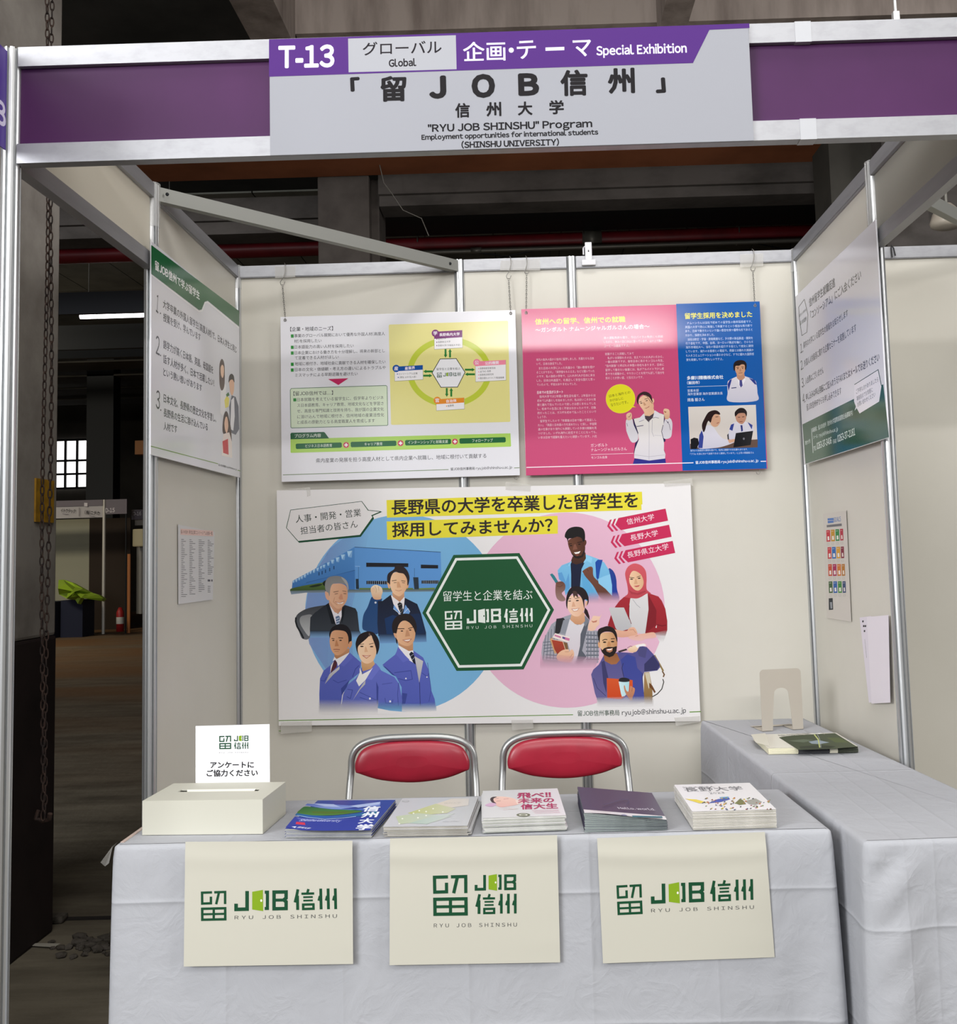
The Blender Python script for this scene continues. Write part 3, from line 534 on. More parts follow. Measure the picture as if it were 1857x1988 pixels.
p.line('a6a2ae', 7, '988,960 992,1230 988,1808').line('9a96a4', 7, '1056,940 1050,1200 1090,1300').line('6a6476', 9, '1060,905 1120,885 1200,905').line('6a6476', 8, '770,985 880,940').line('40385c', 14, '720,1085 866,1060').line('423a50', 12, '1290,1050 1256,1190 1290,1320').line('423a50', 10, '650,960 700,1060 755,1230').line('a8a4b0', 8, '670,1690 990,1730 1330,1690').line('5a5468', 9, '1350,950 1420,1040 1446,1160').ell('4a4458', 1392, 993, 13, 16).line('b4b0ba', 7, '1100,1270 1250,1280').line('5a5468', 8, '510,1010 530,1080')
p.poly('e6c2a2:d8ad8c', '500,830 560,785 610,800 620,880 600,940 520,940', True).line('7a4c38', 10, '540,870 560,880 590,850 590,810').poly('e6c2a2:cfa282', '1296,740 1330,700 1420,730 1430,860 1400,920 1336,920 1310,830', True).poly('9a6048', '1310,740 1350,770 1370,750 1350,790 1320,780').poly('e0b898', '1052,500 1080,480 1098,540 1070,590 1050,560', True)
p.poly('ecc5a5>dcae8e', '760,560 800,460 900,410 1000,450 1054,540 1090,640 1060,740 980,800 900,790 850,720 800,650', True).poly('3b2a2d', '740,590 722,500 760,400 860,338 960,350 1030,410 1052,490 1064,570 1000,470 930,420 860,400 800,430 766,500 760,600', True).line('3b2a2d', 9, '870,400 950,440 1000,520 1058,590')
p.line('4a3430', 11, '780,560 830,545').line('4a3430', 11, '890,500 960,480').poly('3a2624', '790,590 820,572 856,575 826,592').poly('3a2624', '906,540 930,522 962,516 950,536').poly('c99878', '860,570 880,560 930,620 880,640').poly('9c5048', '886,690 940,680 1000,640 985,665 930,695').noglow('f3a79a70', 1020, 640, 60, 50).noglow('f3a79a60', 830, 660, 40, 40)
p.build(pb)
# ---------------------------------------------------------------- big recruiting poster taped to the back wall
bp = thing('recruiting_poster', 'large paper poster with green hexagon and two groups of people on the back wall', 'poster', (1.073, -0.0285, 0.687))
M_WHITEP = mat('white_poster_paper', 'e6e4e4', 0.55, 0, 0.35, bump=(2.2, 0.12, 0.01))
MB().add([px(537, 952, 'y', -0.0285), px(1340, 938, 'y', -0.0285), px(1359.5, 1400, 'y', -0.0285), px(541, 1409, 'y', -0.0285)] + [px(537, 952, 'y', -0.0285) + Vector((0, .0006, 0)), px(1340, 938, 'y', -0.0285) + Vector((0, .0006, 0)), px(1359.5, 1400, 'y', -0.0285) + Vector((0, .0006, 0)), px(541, 1409, 'y', -0.0285) + Vector((0, .0006, 0))],
         ((0, 3, 2, 1), (4, 5, 6, 7), (0, 1, 5, 4), (1, 2, 6, 5), (2, 3, 7, 6), (3, 0, 4, 7))).build('sheet', M_WHITEP, bp)
p = Print('y', -0.0285, 1.05)
p.ell('7fb0dc>6fa9cf', 783, 1190.5, 191, 191.5, n=72).ell('dcb0c6', 1100, 1184.5, 190, 189.5, n=72)
p.poly('8fa6d8a0>8fa6d800', '592,1190 600,1130 640,1065 700,1020 720,1020 680,1190 690,1360 640,1310 600,1250')
# speech bubble, headline, ribbons
p.view(530, 930, 4.058)
p.poly(GRN, '102,385 140,250 700,180 752,246 860,258 785,290 795,312 690,455 205,502 195,492').poly('dfdcdc', '107,384 140,246 696,178 746,248 838,258 772,286 782,300 682,440 198,488').line(GRN, 4, '104,384 138,244 698,176 750,246 850,256')
p.text('人事・開発・営業', (180, 347), (694, 293), 62, '26352b', 0.0).text('担当者の皆さん', (218, 438), (668, 382), 60, '26352b', 0.0)
p.poly('ddd23a', '893,166 2904,100 2908,200 897,305').poly('ddd23a', '894,334 2240,290 2243,396 898,478')
p.view(0, 0, 1).poly('ddd23a', '750,971 1243,955.5 1245,990 751,1005').poly('ddd23a', '750.5,1012.5 1081,1002 1082.5,1036 751.5,1048')
p.text('長野県の大学を卒業した留学生を', (760, 1000.5), (1238.5, 986), 30.5, '2b2524', 0.022).text('採用してみませんか？', (761, 1043.5), (1073, 1033.5), 29, '2b2524', 0.022)
p.view(940, 930, 4.058)
for y, t, x0, x1, xx in ((0, '信州大学', 1125, 1340, 0), (127, '長野大学', 1154, 1370, 28), (254, '長野県立大学', 1130, 1454, 56)):
    p.poly('c02a55', [(1030 + xx, 360 + y), (1055 + xx, 307 + y), (1426 + xx, 233 + y), (1446 + xx, 328 + y), (1075 + xx, 403 + y)])
    for d in (0, 34): p.poly('c02a55', [(966 + xx + d, 372 + y - d * .2), (987 + xx + d, 322 + y - d * .2), (1003 + xx + d, 318 + y - d * .2), (984 + xx + d, 368 + y - d * .2), (1020 + xx + d, 412 + y - d * .2), (1003 + xx + d, 416 + y - d * .2)])
    p.text(t, (x0, 362 + y + (8 if y == 254 else 0)), (x1, 320 + y - (22 if y == 254 else 0)), 50, 'eedde6', 0.006)
p.line('5d8a2c', 5, '-1620,1985 -1600,1985')
p.view(0, 0, 1).line('5f8c2f', 1.5, '541,1399 1112,1387.5').line('5f8c2f', 1.8, '1338,1382.3 1360,1381.5').text('留JOB信州事務局', (1121, 1390.5), (1202, 1389), 11, '2f4a38', 0.008, 2).text('ryujob@shinshu-u.ac.jp', (1207, 1391), (1331.5, 1386.5), 13, '333338', 0.012, 2)
# factory
p.view(530, 1010, 7.95)
p.poly('4f87c4:3f74b4', '290,1050 300,935 830,650 830,660 900,620 970,575 1045,535 1140,480 1255,412 2585,490 2600,1000 2480,1090 1100,1080 300,1080')
for a, b, c, d in ((300, 935, 330, 925), (340, 915, 375, 905), (385, 890, 420, 880), (425, 868, 462, 858), (470, 842, 510, 832), (520, 812, 552, 800), (560, 790, 596, 776), (610, 770, 650, 752), (666, 742, 706, 728), (722, 716, 757, 700), (765, 692, 804, 684), (830, 655, 872, 645), (892, 616, 940, 606), (965, 578, 1022, 568), (1045, 534, 1108, 526), (1140, 478, 1218, 470)):
    h = (c - a) * 1.15; p.poly('a6cdea', [(a, b), (c, d), (a + (c - a) * .3, b + h)]); p.poly('7ba6d2', [(c, d), (c + 6, d + 4), (c - 6, d + h * 1.2), (a + (c - a) * .3, b + h)])
p.poly('5a91cd', '1255,412 2585,490 2600,1000 2480,1090 1262,1075').line('1f3552', 8, '1255,414 2585,492').line('28476e', 7, '510,965 1262,772').poly('3e73b3', '300,1030 520,965 950,850 1262,775 1262,1070 420,1080 290,1052')
p.poly('1b1b22', '1436,655 2085,665 2085,722 1436,720').poly('1b1b22', '2278,685 2545,692 2545,745 2278,742').poly('1b1b22', '1440,935 1820,940 1820,990 1440,985').poly('1b1b22', '2290,930 2556,928 2552,980 2290,978')
for i in range(11): p.line('b7c7d8', 4, [(1465 + i * 32, 935), (1465 + i * 32, 988)])
for i in range(9): p.line('b7c7d8', 4, [(2315 + i * 28, 928), (2315 + i * 28, 980)])
p.poly('22303c', '1275,905 1320,905 1325,1065 1278,1060').poly('26333e', '2160,880 2240,880 2250,1080 2180,1080').line('9dc1e4', 6, '1265,710 1340,712').line('27486f', 5, '1318,720 1318,1000').line('27486f', 5, '2180,740 2180,890')
for x, y in ((930, 735), (865, 765), (800, 790), (748, 812), (700, 830)): p.poly('28476e', [(x, y - 28), (x + 16, y - 30), (x + 16, y + 22), (x, y + 24)])
p.poly('5c7a34:3a4f2c', '270,1060 420,1020 520,1000 700,970 760,960 810,930 830,930 830,1080 700,1090 500,1085 300,1110', True).poly('24301f', '560,1020 700,985 760,990 700,1020 600,1035', True).poly('1c2418', '765,990 780,945 830,930 830,1030', True)
p.poly('4b5a52:8a9cb2', '262,1090 800,1075 800,1110 1160,1070 2500,1060 2480,1098 1160,1118 500,1118 280,1145').poly('5d7838', '1330,1045 2160,1045 2160,1065 1330,1068').poly('6a843c', '2250,1050 2500,1040 2490,1062 2250,1068')
# elder man in an office chair
p.poly('3a3d42:6d7076', '345,1550 352,1490 400,1430 520,1365 700,1325 860,1315 640,1440 570,1800 455,1828 400,1720', True).poly('86888a:b9bbbd', '410,1560 420,1500 470,1470 600,1465 580,1640 560,1780 520,1760 440,1640', True).line('1f2226', 26, '352,1500 348,1560 370,1640 440,1760 470,1825')
p.poly('20242c:3a4048', '572,1800 566,1680 575,1500 640,1430 760,1340 862,1272 950,1500 1060,1330 1110,1308 1270,1360 1300,1420 1330,1700 1360,1760 1250,1800').poly('20242c:7ea6d2', '570,1700 1330,1700 1365,1775 1250,1810 570,1810')
p.poly('e3dfe6', '862,1285 880,1300 1000,1450 1056,1370 1058,1480 1010,1620 965,1600 920,1450').poly('5f7393', '962,1490 1010,1470 1034,1500 1020,1620 975,1612').line('ccd5e4', 9, '970,1530 1025,1505').line('ccd5e4', 9, '970,1570 1028,1545').line('ccd5e4', 9, '975,1606 1024,1585').poly('14181f', '820,1310 862,1280 965,1600 900,1600').poly('14181f', '1058,1360 1110,1330 1090,1480 1056,1600')
p.poly('d2a284>c08a6c', '860,1200 900,1200 1080,1250 1060,1380 1000,1440 950,1420 865,1300').poly('e0b394>cf9c7c', '850,1010 900,985 1030,975 1120,1010 1145,1080 1150,1180 1120,1270 1060,1345 1000,1368 940,1330 880,1250 850,1180', True)
p.poly('dba88c', '800,1110 830,1095 862,1130 866,1220 840,1230 812,1190', True).poly('7e7f80:8f8f8e', '815,1095 800,1000 820,920 880,872 1000,860 1090,890 1150,960 1165,1050 1150,1090 1140,1020 1100,985 1000,970 920,985 885,1050 870,1170 850,1120', True).poly('a2a2a0', '1050,880 1130,930 1160,1040 1150,1085 1130,1000', True)
p.line('6d5548', 10, '930,1110 1010,1095').line('6d5548', 9, '1070,1090 1130,1100').line('4a342c', 8, '950,1140 1000,1130').line('4a342c', 8, '1085,1130 1130,1135').poly('c88e70', '1040,1140 1064,1140 1080,1220 1030,1226 1010,1200').poly('f0e8e2', '970,1262 1030,1280 1090,1258 1070,1284 1010,1290').line('a05a4a', 6, '955,1258 1030,1276 1100,1250').line('b88264', 6, '950,1190 930,1260 990,1310')
# man raising his fist
p.view(690, 1060, 9.94)
p.poly('1b4273:2a4a78', '300,1000 340,985 510,1020 500,1080 450,1650 330,1680 200,1640 130,1580 150,1340 230,1180', True).poly('14192a:1d2a46', '430,1060 520,1060 680,940 850,1150 950,1000 1190,1120 1260,1300 1360,1670 1360,1740 440,1740 420,1500').poly('1d2a46:6f9bcc', '450,1700 1360,1700 1370,1850 470,1880').poly('16335e', '560,1400 720,1330 900,1400 880,1700 600,1700').poly('162a4c', '950,1330 1240,1300 1340,1680 1100,1700')
p.poly('ead9bd:d2a27e', '292,860 310,790 370,752 430,760 500,800 522,880 500,960 480,1028 350,1018', True).line('b98460', 7, '370,770 400,830 395,900').line('b98460', 7, '440,780 450,860').poly('e0bd9b', '300,830 360,800 380,860 350,900 310,890', True).ell('cfd4da', 385, 1092, 20, 20)
p.poly('e6e0e2', '682,950 720,970 848,1080 935,970 948,1000 930,1200 840,1330 730,1120').poly('cf9f7d:b98663', '700,900 940,890 940,980 850,1080 720,980').poly('1d1c20', '806,1120 848,1082 898,1110 918,1300 880,1315 840,1230').line('8d8d93', 7, '815,1150 890,1120').line('8d8d93', 7, '850,1260 910,1170').line('8d8d93', 7, '870,1300 915,1230')
p.poly('6c9bd6', '728,1210 740,1130 880,1330').poly('6c9bd6', '960,1130 1050,1270 1030,1310 915,1310').line('d0dcea', 8, '728,1210 880,1332').line('d0dcea', 8, '925,1300 1012,1205 1050,1272')
p.poly('ebc4a0>dcab84', '662,650 700,540 800,500 920,510 990,600 1000,700 990,800 940,890 860,965 800,960 720,900 670,780', True).poly('dba980', '612,700 640,690 665,740 660,820 630,800', True).poly('d79f7c', '1000,740 1024,730 1015,800 990,820', True).poly('2a2123', '612,690 610,590 640,520 740,450 760,400 820,370 920,400 1000,480 1040,600 1025,720 1000,760 990,640 930,540 840,520 760,500 700,560 670,660 665,745 640,720', True)
p.line('57402f', 12, '700,672 790,660').line('57402f', 12, '880,668 960,680').line('3a2820', 9, '735,708 790,705').line('3a2820', 9, '895,705 950,712').poly('d09c76', '800,690 840,690 880,800 800,805').poly('f3ece6', '780,850 830,866 880,852 830,872').line('b06c58', 8, '765,848 830,868 890,850').noglow('f6d6b680', 740, 760, 60, 60).noglow('f6d6b670', 940, 770, 40, 50)
# three colleagues in blue work jackets
p.view(600, 1180, 7.142)
JK = '5a63b8:4d5aac'; JD = '39458f'
def fade(pts): p.poly('5560b400:d8d6e2ff', pts)
p.poly(JK, '1015,790 1100,720 1190,650 1240,545 1440,590 1580,690 1650,850 1690,1140 1740,1270 1755,1420 1280,1430 1280,1100 1200,950').poly(JD, '1015,800 1060,820 1200,950 1150,930').poly(JD, '1290,1180 1360,1190 1330,1330 1284,1340').line(JD, 9, '1180,900 1410,870 1430,990 1340,1010 1230,980').line('2a2f66', 8, '1480,790 1530,1040 1540,1410').poly('c6c4c4:a9a8ae', '1460,670 1580,740 1525,1040 1480,790').line(JD, 8, '1560,900 1640,960 1660,900').ell('e6e6ea', 1340, 980, 11, 11).ell('e6e6ea', 1632, 960, 9, 10).line('39458f', 7, '1640,760 1690,1140 1660,1300')
p.poly('e9e6e8', '1232,520 1440,590 1450,640 1470,780 1390,730 1260,600').poly('191b2a', '1385,640 1415,606 1450,630 1478,790 1440,760').line('a6abbc', 6, '1395,680 1450,640').line('a6abbc', 6, '1420,730 1465,680').poly('6069be', '1232,540 1330,660 1390,720 1300,755 1200,640')
p.poly('cb9a74:b8845e', '1220,440 1440,480 1440,590 1380,600 1240,520').poly('e3b48e>cf9c76', '1200,350 1230,250 1300,180 1400,200 1460,300 1470,380 1440,480 1370,530 1280,510 1220,450', True).poly('d39f7c', '1168,345 1200,350 1215,410 1190,412', True).poly('231a1b', '1160,340 1148,240 1190,140 1290,85 1390,90 1460,160 1490,260 1475,350 1440,270 1380,200 1300,175 1240,240 1210,350 1190,350', True).poly('231a1b', '1195,410 1225,450 1222,510 1205,480')
p.line('33231f', 11, '1225,290 1320,290').line('33231f', 10, '1370,290 1440,268').ell('2b1b18', 1285, 322, 18, 8).ell('2b1b18', 1400, 308, 18, 8).poly('c18d69', '1345,310 1370,310 1400,390 1330,400').poly('f2e6e0', '1305,450 1370,435 1415,435 1390,455 1340,462').line('a9604c', 8, '1295,448 1350,440 1415,432 1370,478 1310,456')
p.poly(JK, '150,980 200,870 290,800 350,720 560,620 640,690 720,760 700,900 560,1010 460,1180 430,1440 145,1450 140,1200').poly(JD, '440,1120 560,1000 520,1100 450,1220').line(JD, 8, '160,1005 210,1015 240,960').line(JD, 8, '330,1000 400,1040 520,1000').line(JD, 10, '600,960 640,850 690,800').poly('c6c4c4:a9a8ae', '215,1060 280,920 420,810 420,850 330,930').poly('4a2530:5a2c32', '338,750 360,720 385,760 380,820 300,905 305,840').poly('e6e3e6', '325,740 350,675 555,605 555,640 400,810 385,755 360,720').poly('e6e3e6', '290,910 300,800 340,740 310,840')
p.poly('6069be', '560,620 605,690 480,815 430,790').poly('c08d68:ad7a56', '350,600 560,560 555,620 380,710 350,680').poly('daa680>c88f68', '285,430 320,330 420,300 520,330 560,420 550,520 500,600 420,655 360,650 310,590 290,520', True).poly('cf9670', '545,480 590,460 590,520 560,560 545,540', True).poly('17141a', '285,420 280,350 320,270 420,228 520,250 580,340 588,450 560,470 545,500 540,400 500,330 400,310 320,320 300,360', True)
p.line('33241f', 10, '310,425 350,430').line('33241f', 10, '405,415 470,420').ell('2b1b18', 335, 452, 16, 7).ell('2b1b18', 435, 452, 18, 8).poly('bb8059', '370,450 385,450 410,530 355,535').line('8e4b40', 9, '335,578 380,575 425,580').line('a87050', 6, '350,605 410,605')
p.poly('626bc0:5763b4', '435,1440 470,1200 540,1060 640,980 700,900 720,830 920,770 1000,870 1180,960 1250,1060 1290,1280 1280,1430 950,1440').poly(JD, '930,1020 960,1100 950,1430 935,1300').line(JD, 8, '700,1170 930,1280 840,1290 700,1240').line(JD, 8, '1050,1250 1060,1320 1150,1325 1160,1270').line(JD, 8, '530,1130 600,1140 570,1260 520,1230').poly('cfccc8:b4b2b6', '640,980 700,920 690,1090 600,1290 680,1150 780,1000 740,1080 600,1290').poly('e9e7e4', '700,830 740,920 850,860 920,790 780,1000 690,1090 650,1010 700,900').poly('6a73c8', '920,765 985,840 865,1000 790,985').line('2a2a3c', 8, '735,870 735,920').poly('b9b8b4', '620,1260 780,1000 775,1060 680,1160').ell('e6e6ea', 842, 1258, 13, 15).ell('e6e6ea', 1122, 1298, 13, 15).line('39458f', 6, '1010,1060 1150,1040').line(JD, 8, '1240,1040 1225,1200 1240,1420')
p.poly('d3a67e:c2925f', '720,740 890,730 910,780 850,850 740,880 725,800').poly('f0cfae>e2b894', '670,560 690,450 790,350 890,400 930,560 920,660 880,740 800,775 730,740 690,660', True).poly('20181a', '650,560 645,480 690,380 800,328 900,350 965,450 970,560 935,650 925,560 880,430 850,380 780,440 690,520 672,580 685,660 660,600', True).poly('5c4a44', '830,345 850,370 840,400 825,370', True)
p.line('5c4236', 8, '695,510 760,500').line('5c4236', 8, '830,505 895,490').ell('2b1b18', 730, 535, 24, 9).ell('2b1b18', 865, 538, 24, 9).poly('dcab86', '775,540 790,540 815,610 765,615').poly('f2e4de', '740,662 790,672 845,660 790,680').line('b86858', 9, '735,660 790,668 850,660 795,700 745,666').noglow('f4b8a050', 700, 620, 30, 40).noglow('f4b8a050', 880, 630, 36, 40)
p.poly('=e6e4e400:=e6e4e4ff', '130,1270 960,1270 960,1475 130,1475').poly('77acd600:77acd6ff', '950,1300 1290,1300 1285,1440 1120,1426 950,1392').poly('=e6e4e4ff', '950,1392 1120,1426 1285,1440 1285,1478 950,1478').poly('77acd600:=e6e4e4f0', '1285,1330 1560,1330 1755,1300 1765,1430 1500,1440 1285,1440')
# hexagon with the logo
p.view(0, 0, 1)
H6 = [(819.6, 1190), (880, 1077.4), (1007.8, 1073.7), (1075, 1183.8), (1016, 1299.6), (886, 1302.6)]; hc = np.mean(H6, axis=0)
sc6 = lambda k: [tuple(hc + (np.array(q) - hc) * k) for q in H6]
p.poly('1b5230', H6).poly('e2e6e2', sc6(0.945)).poly('1b5230', sc6(0.902))
p.text('留学生と企業を結ぶ', (860, 1167.5), (1033.5, 1164), 20, 'e4eae4', 0.002)
logo_line(p, ((863, 1186), (896, 1185), (863.5, 1222.5)), ((905.5, 1183), (971.5, 1180.5), (906, 1211)), ((978, 1181.5), (1033, 1180), (978.5, 1209)), ((905.5, 1221.5), (1033, 1217.5), 5.5), 'e4eae4', 'e4eae4', '1b5230', 'c9d6cc')
# student with blue backpack
p.view(1050, 1000, 10.465)
p.poly('24408c:1e3a9a', '1370,1100 1440,1110 1500,1200 1530,1330 1540,1500 1580,1650 1570,1720 1440,1700 1420,1400', True).poly('2f7d88', '178,1205 225,1185 270,1230 350,1360 300,1390').poly('7fc0e4:5fa6d6', '335,1120 420,1020 600,950 640,870 910,800 1160,890 1280,960 1380,1120 1440,1420 1440,1640 1300,1520 1180,1380 1160,1780 960,1780 600,1460 500,1640 440,1380 360,1300').poly('5c9bd0', '340,1180 420,1160 500,1360 560,1180 580,1480 500,1540 440,1370 370,1300').poly('5fa8d6', '820,1200 900,1150 1000,1400 1100,1600 1160,1780 1000,1700 850,1500')
p.poly('1a2038', '595,950 640,900 900,930 820,1100 790,1460 610,1480 610,1200').poly('1d4aa2', '1100,960 1150,905 1250,910 1200,1100 1160,1350 1120,1260').poly('8ccaec', '510,1050 600,950 660,850 580,1040 520,1030').poly('8ccaec', '910,800 1040,870 1020,980 930,930 860,980')
p.poly('74493a:5c382e', '860,1180 840,1140 920,1080 1000,1045 1050,1080 1064,1240 1180,1360 1320,1490 1420,1600 1440,1660 1400,1740 1280,1740 1180,1650 1060,1440 900,1250', True).line('3f241d', 7, '930,1090 960,1140').line('3f241d', 7, '980,1060 1010,1110').line('8a5c48', 7, '900,1100 930,1080 1000,1055').poly('6a4032:9a7c74', '300,1390 330,1360 430,1350 490,1420 480,1520 420,1590 490,1690 480,1740 400,1750 320,1690 290,1560', True).line('472a22', 7, '320,1440 380,1460 440,1420').poly('8cc8ea', '1150,1300 1260,1250 1400,1200 1440,1420 1440,1640 1310,1500 1170,1390') 
p.poly('533325:402820', '640,840 900,760 910,880 860,960 720,1005 620,970 610,920').poly('68402e>4c2d22', '545,540 600,480 760,440 860,500 890,600 890,720 840,830 750,875 680,860 610,760 560,650', True).poly('5a3628', '875,520 910,510 920,570 890,630 870,620', True).poly('231b1b', '560,650 600,740 650,800 720,840 820,820 890,680 888,760 850,850 760,885 680,870 620,790').poly('191718', '545,550 520,480 480,440 500,350 570,270 700,235 830,260 885,350 890,500 850,540 820,470 740,440 640,470 560,480', True)
p.line('1e1412', 14, '560,590 620,580').line('1e1412', 14, '735,560 830,540').ell('171010', 605, 622, 26, 11, -6).ell('171010', 775, 592, 26, 11, -8).poly('7d5040', '665,600 700,590 740,690 640,710').poly('f1ece8', '665,760 740,750 800,730 770,778 700,790').poly('8a4a40', '690,800 740,800 770,790 740,825')
p.poly('dcb0c600:dcb0c6ff', '960,1560 1590,1560 1590,1790 960,1800').noglow('90604880', 700, 520, 90, 60)
# woman in headscarf with laptop
p.view(1160, 1070, 10.4625)
p.poly('a32a34:8c2029', '200,1510 260,1320 350,1130 440,1010 530,930 660,900 1020,850 1230,920 1300,1010 1370,1170 1410,1420 1410,1600 1370,1720 1180,1700 960,1680 640,1640 330,1600').poly('d8d6d6:c8c6c8', '660,960 1010,840 1030,1180 960,1690 700,1640 640,1500 640,1100').poly('7d1c26', '1020,870 1190,1200 1180,1500 960,1680 1030,1200').line('6c161f', 14, '1200,1490 1300,1520 1390,1500').line('6c161f', 12, '640,1100 620,1300 680,1480').line('9fa0a6', 10, '710,980 790,1090 860,1150').poly('e8e4e4', '1170,1550 1195,1500 1195,1560')
p.poly('c5c4c4:b4b4b8', '228,1170 245,1145 530,1145 690,1520 640,1580 420,1640 360,1560').poly('e2b196:d59f86', '330,1600 400,1600 580,1620 640,1560 740,1550 800,1650 780,1720 640,1740 400,1740', True).poly('dfac92:e0b6b2', '620,1740 780,1700 960,1670 1140,1650 1180,1750 980,1780 880,1820 700,1800', True).line('b4785e', 8, '640,1600 720,1590 770,1660').line('b4785e', 8, '760,1730 820,1715')
p.poly('cf5a63:b9444f', '545,930 610,860 600,700 560,520 560,420 620,310 740,250 880,290 970,400 990,560 985,700 1000,790 1080,860 1000,860 900,920 800,960 680,955', True).poly('a83b46', '620,780 700,830 800,850 960,800 980,830 800,900 680,880').poly('b8454f', '680,870 820,890 980,840 1000,860 820,950 620,930').poly('eac5a2>d9ac86', '640,540 680,430 735,400 820,430 890,500 930,620 910,720 850,790 790,800 720,760 650,660', True)
p.line('4a3428', 12, '640,530 740,545').line('4a3428', 12, '790,530 870,500').ell('2b1b18', 685, 568, 32, 12, 4).ell('2b1b18', 840, 550, 30, 12, -6).poly('d3a27e', '755,570 785,565 810,665 735,672').poly('bf5a58', '725,708 790,700 855,688 830,720 780,732').noglow('f2b89c60', 670, 640, 40, 50).noglow('f2b89c50', 880, 640, 40, 50)
p.poly('=e6e4e400:=e6e4e4ff', '1150,1660 1420,1600 1330,1840 1250,1840')
# woman in a plaid shirt with books
p.view(1030, 1120, 10.46)
p.poly('9a9ea8:a7a3ae', '215,1540 240,1330 320,1150 420,960 560,860 700,800 830,760 1100,780 1190,880 1150,1090 1360,1090 1390,1500 1370,1740 1250,1800 1000,1830 780,1850 500,1820 270,1760 230,1660')
for i in range(7): p.line('5e6470', 14, [(250 + i * 6, 1330 + i * 62), (520, 1300 + i * 62)] if i < 4 else [(300, 1330 + i * 62), (560, 1350 + i * 62)])
for i in range(5): p.line('5e6470', 12, [(300 + i * 60, 1180 - i * 60), (250 + i * 70, 1700)])
for i in range(7): p.line('4f5660', 20, [(1120, 1180 + i * 82), (1380, 1190 + i * 80)])
for i in range(4): p.line('6a717c', 16, [(1160 + i * 62, 1110), (1150 + i * 66, 1740)])
p.poly('2a2a2e', '520,850 660,830 690,860 600,1130 480,1200 500,1000').poly('d9d7dc:cfc4cc', '790,860 940,980 1090,940 1040,1200 1000,1480 880,1770 800,1760 790,1480 700,1180').poly('5a5e68', '1090,960 1180,900 1130,1120 1040,1500 1130,1620 1000,1780 920,1760 1000,1400 1010,1160').poly('8e929c', '660,880 790,840 700,1160 590,1140').poly('7a7e88', '1090,780 1190,880 1110,1010 1080,960')
p.poly('d9a987:c8926c', '830,740 1090,720 1100,900 1020,970 900,960 800,870').poly('2a1d1e', '1100,620 1150,680 1190,800 1195,880 1130,800 1080,720').poly('f0cdb4>e0b192', '740,480 780,400 900,370 1040,430 1090,560 1080,680 1000,780 930,805 850,780 770,690 740,590', True).poly('e2b294', '1110,500 1150,490 1140,560 1110,600', True).poly('251d1f', '740,650 715,560 720,430 760,290 850,200 980,195 1090,250 1160,370 1175,500 1140,580 1150,480 1090,470 1085,640 1040,450 960,350 860,330 790,400 750,500', True).poly('4a3530', '850,300 930,300 960,420 900,380 880,430', True)
p.line('3f2c28', 11, '760,450 820,440').line('3f2c28', 11, '890,440 990,420').ell('2b1b18', 790, 490, 28, 10, -4).ell('2b1b18', 945, 480, 32, 12, -4).poly('d9a688', '850,510 875,505 910,600 830,610').poly('f6efea', '835,655 900,660 970,640 940,680 880,688').line('b4625a', 8, '825,650 900,655 980,635 940,690 870,695 830,655').noglow('f2b09c60', 1000, 580, 60, 50).noglow('f2b09c50', 780, 590, 40, 50)
p.poly('c69a6a', '385,1260 440,1230 520,1560 480,1550').poly('e9dcd6', '440,1230 490,1140 790,1220 790,1290 740,1330').poly('c8739c', '485,1170 610,1210 610,1245 480,1200').poly('5a4a88', '640,1210 700,1225 690,1270 640,1250').poly('c8739c', '700,1225 790,1250 780,1300 690,1275').poly('a9432f:94382a', '420,1270 660,1320 700,1480 540,1570 480,1470').poly('7a5a3a', '660,1320 740,1340 760,1470 700,1470').line('e8cdb4', 10, '410,1266 650,1312 700,1470')
p.poly('e6bb9c:d5a284', '530,1590 620,1500 720,1470 780,1480 770,1520 840,1470 880,1560 850,1680 790,1740 620,1720 540,1680', True).line('b47a5c', 8, '690,1520 770,1520').line('b47a5c', 7, '790,1640 850,1560').line('b47a5c', 7, '800,1700 870,1620')
p.poly('ecc8b0:e4bba2', '1170,1080 1170,960 1230,860 1260,800 1300,790 1400,800 1440,750 1390,880 1390,960 1340,1010 1280,1090', True).poly('c07a66', '1225,890 1280,900 1350,875 1330,920 1260,930')
p.poly('dcb0c600:dcb0c6ff', '190,1560 1380,1640 1300,1860 190,1870').poly('dcb2c6', '190,1862 1300,1850 1300,1890 190,1890')
# bearded man with folder and cup
p.view(1130, 1200, 10.317)
p.poly('a58458:7a5c30', '1240,1090 1340,1080 1400,1400 1405,1560 1400,1720 1250,1740 1230,1500').poly('c9c0a8', '1250,1100 1340,1090 1370,1300 1330,1420').poly('6a4222', '1335,1290 1400,1350 1470,1480 1440,1500 1400,1430 1340,1380').line('8d7748', 34, '1440,740 1560,950 1620,1060').line('6a4a2a', 26, '1600,1060 1640,1130 1620,1180').line('2c2a22', 18, '1610,1220 1630,1280 1590,1420 1500,1520 1400,1575')
p.poly('4d4b88:6a6494', '175,1130 220,1030 330,930 420,760 720,680 900,690 1010,700 1130,620 1150,550 1290,580 1420,720 1530,880 1560,980 1500,1050 1240,1080 1200,1200 1240,1680 1000,1740 340,1750 250,1500').poly('3a4590:444a94', '770,830 900,720 1060,780 1100,1000 1200,1100 1240,1640 1010,1680 1010,1250 820,1180').poly('35355f', '1240,920 1420,740 1550,940 1500,1040 1240,1070').poly('3b3a66', '380,880 440,850 520,1190 490,1240 480,1500 420,1300').poly('4a4878', '1100,650 1150,560 1300,600 1260,800 1130,760').line('2e2e56', 12, '820,900 790,1000 830,1180').line('34335f', 10, '1200,1100 1210,1400').line('34345f', 10, '220,1200 300,1400 470,1560')
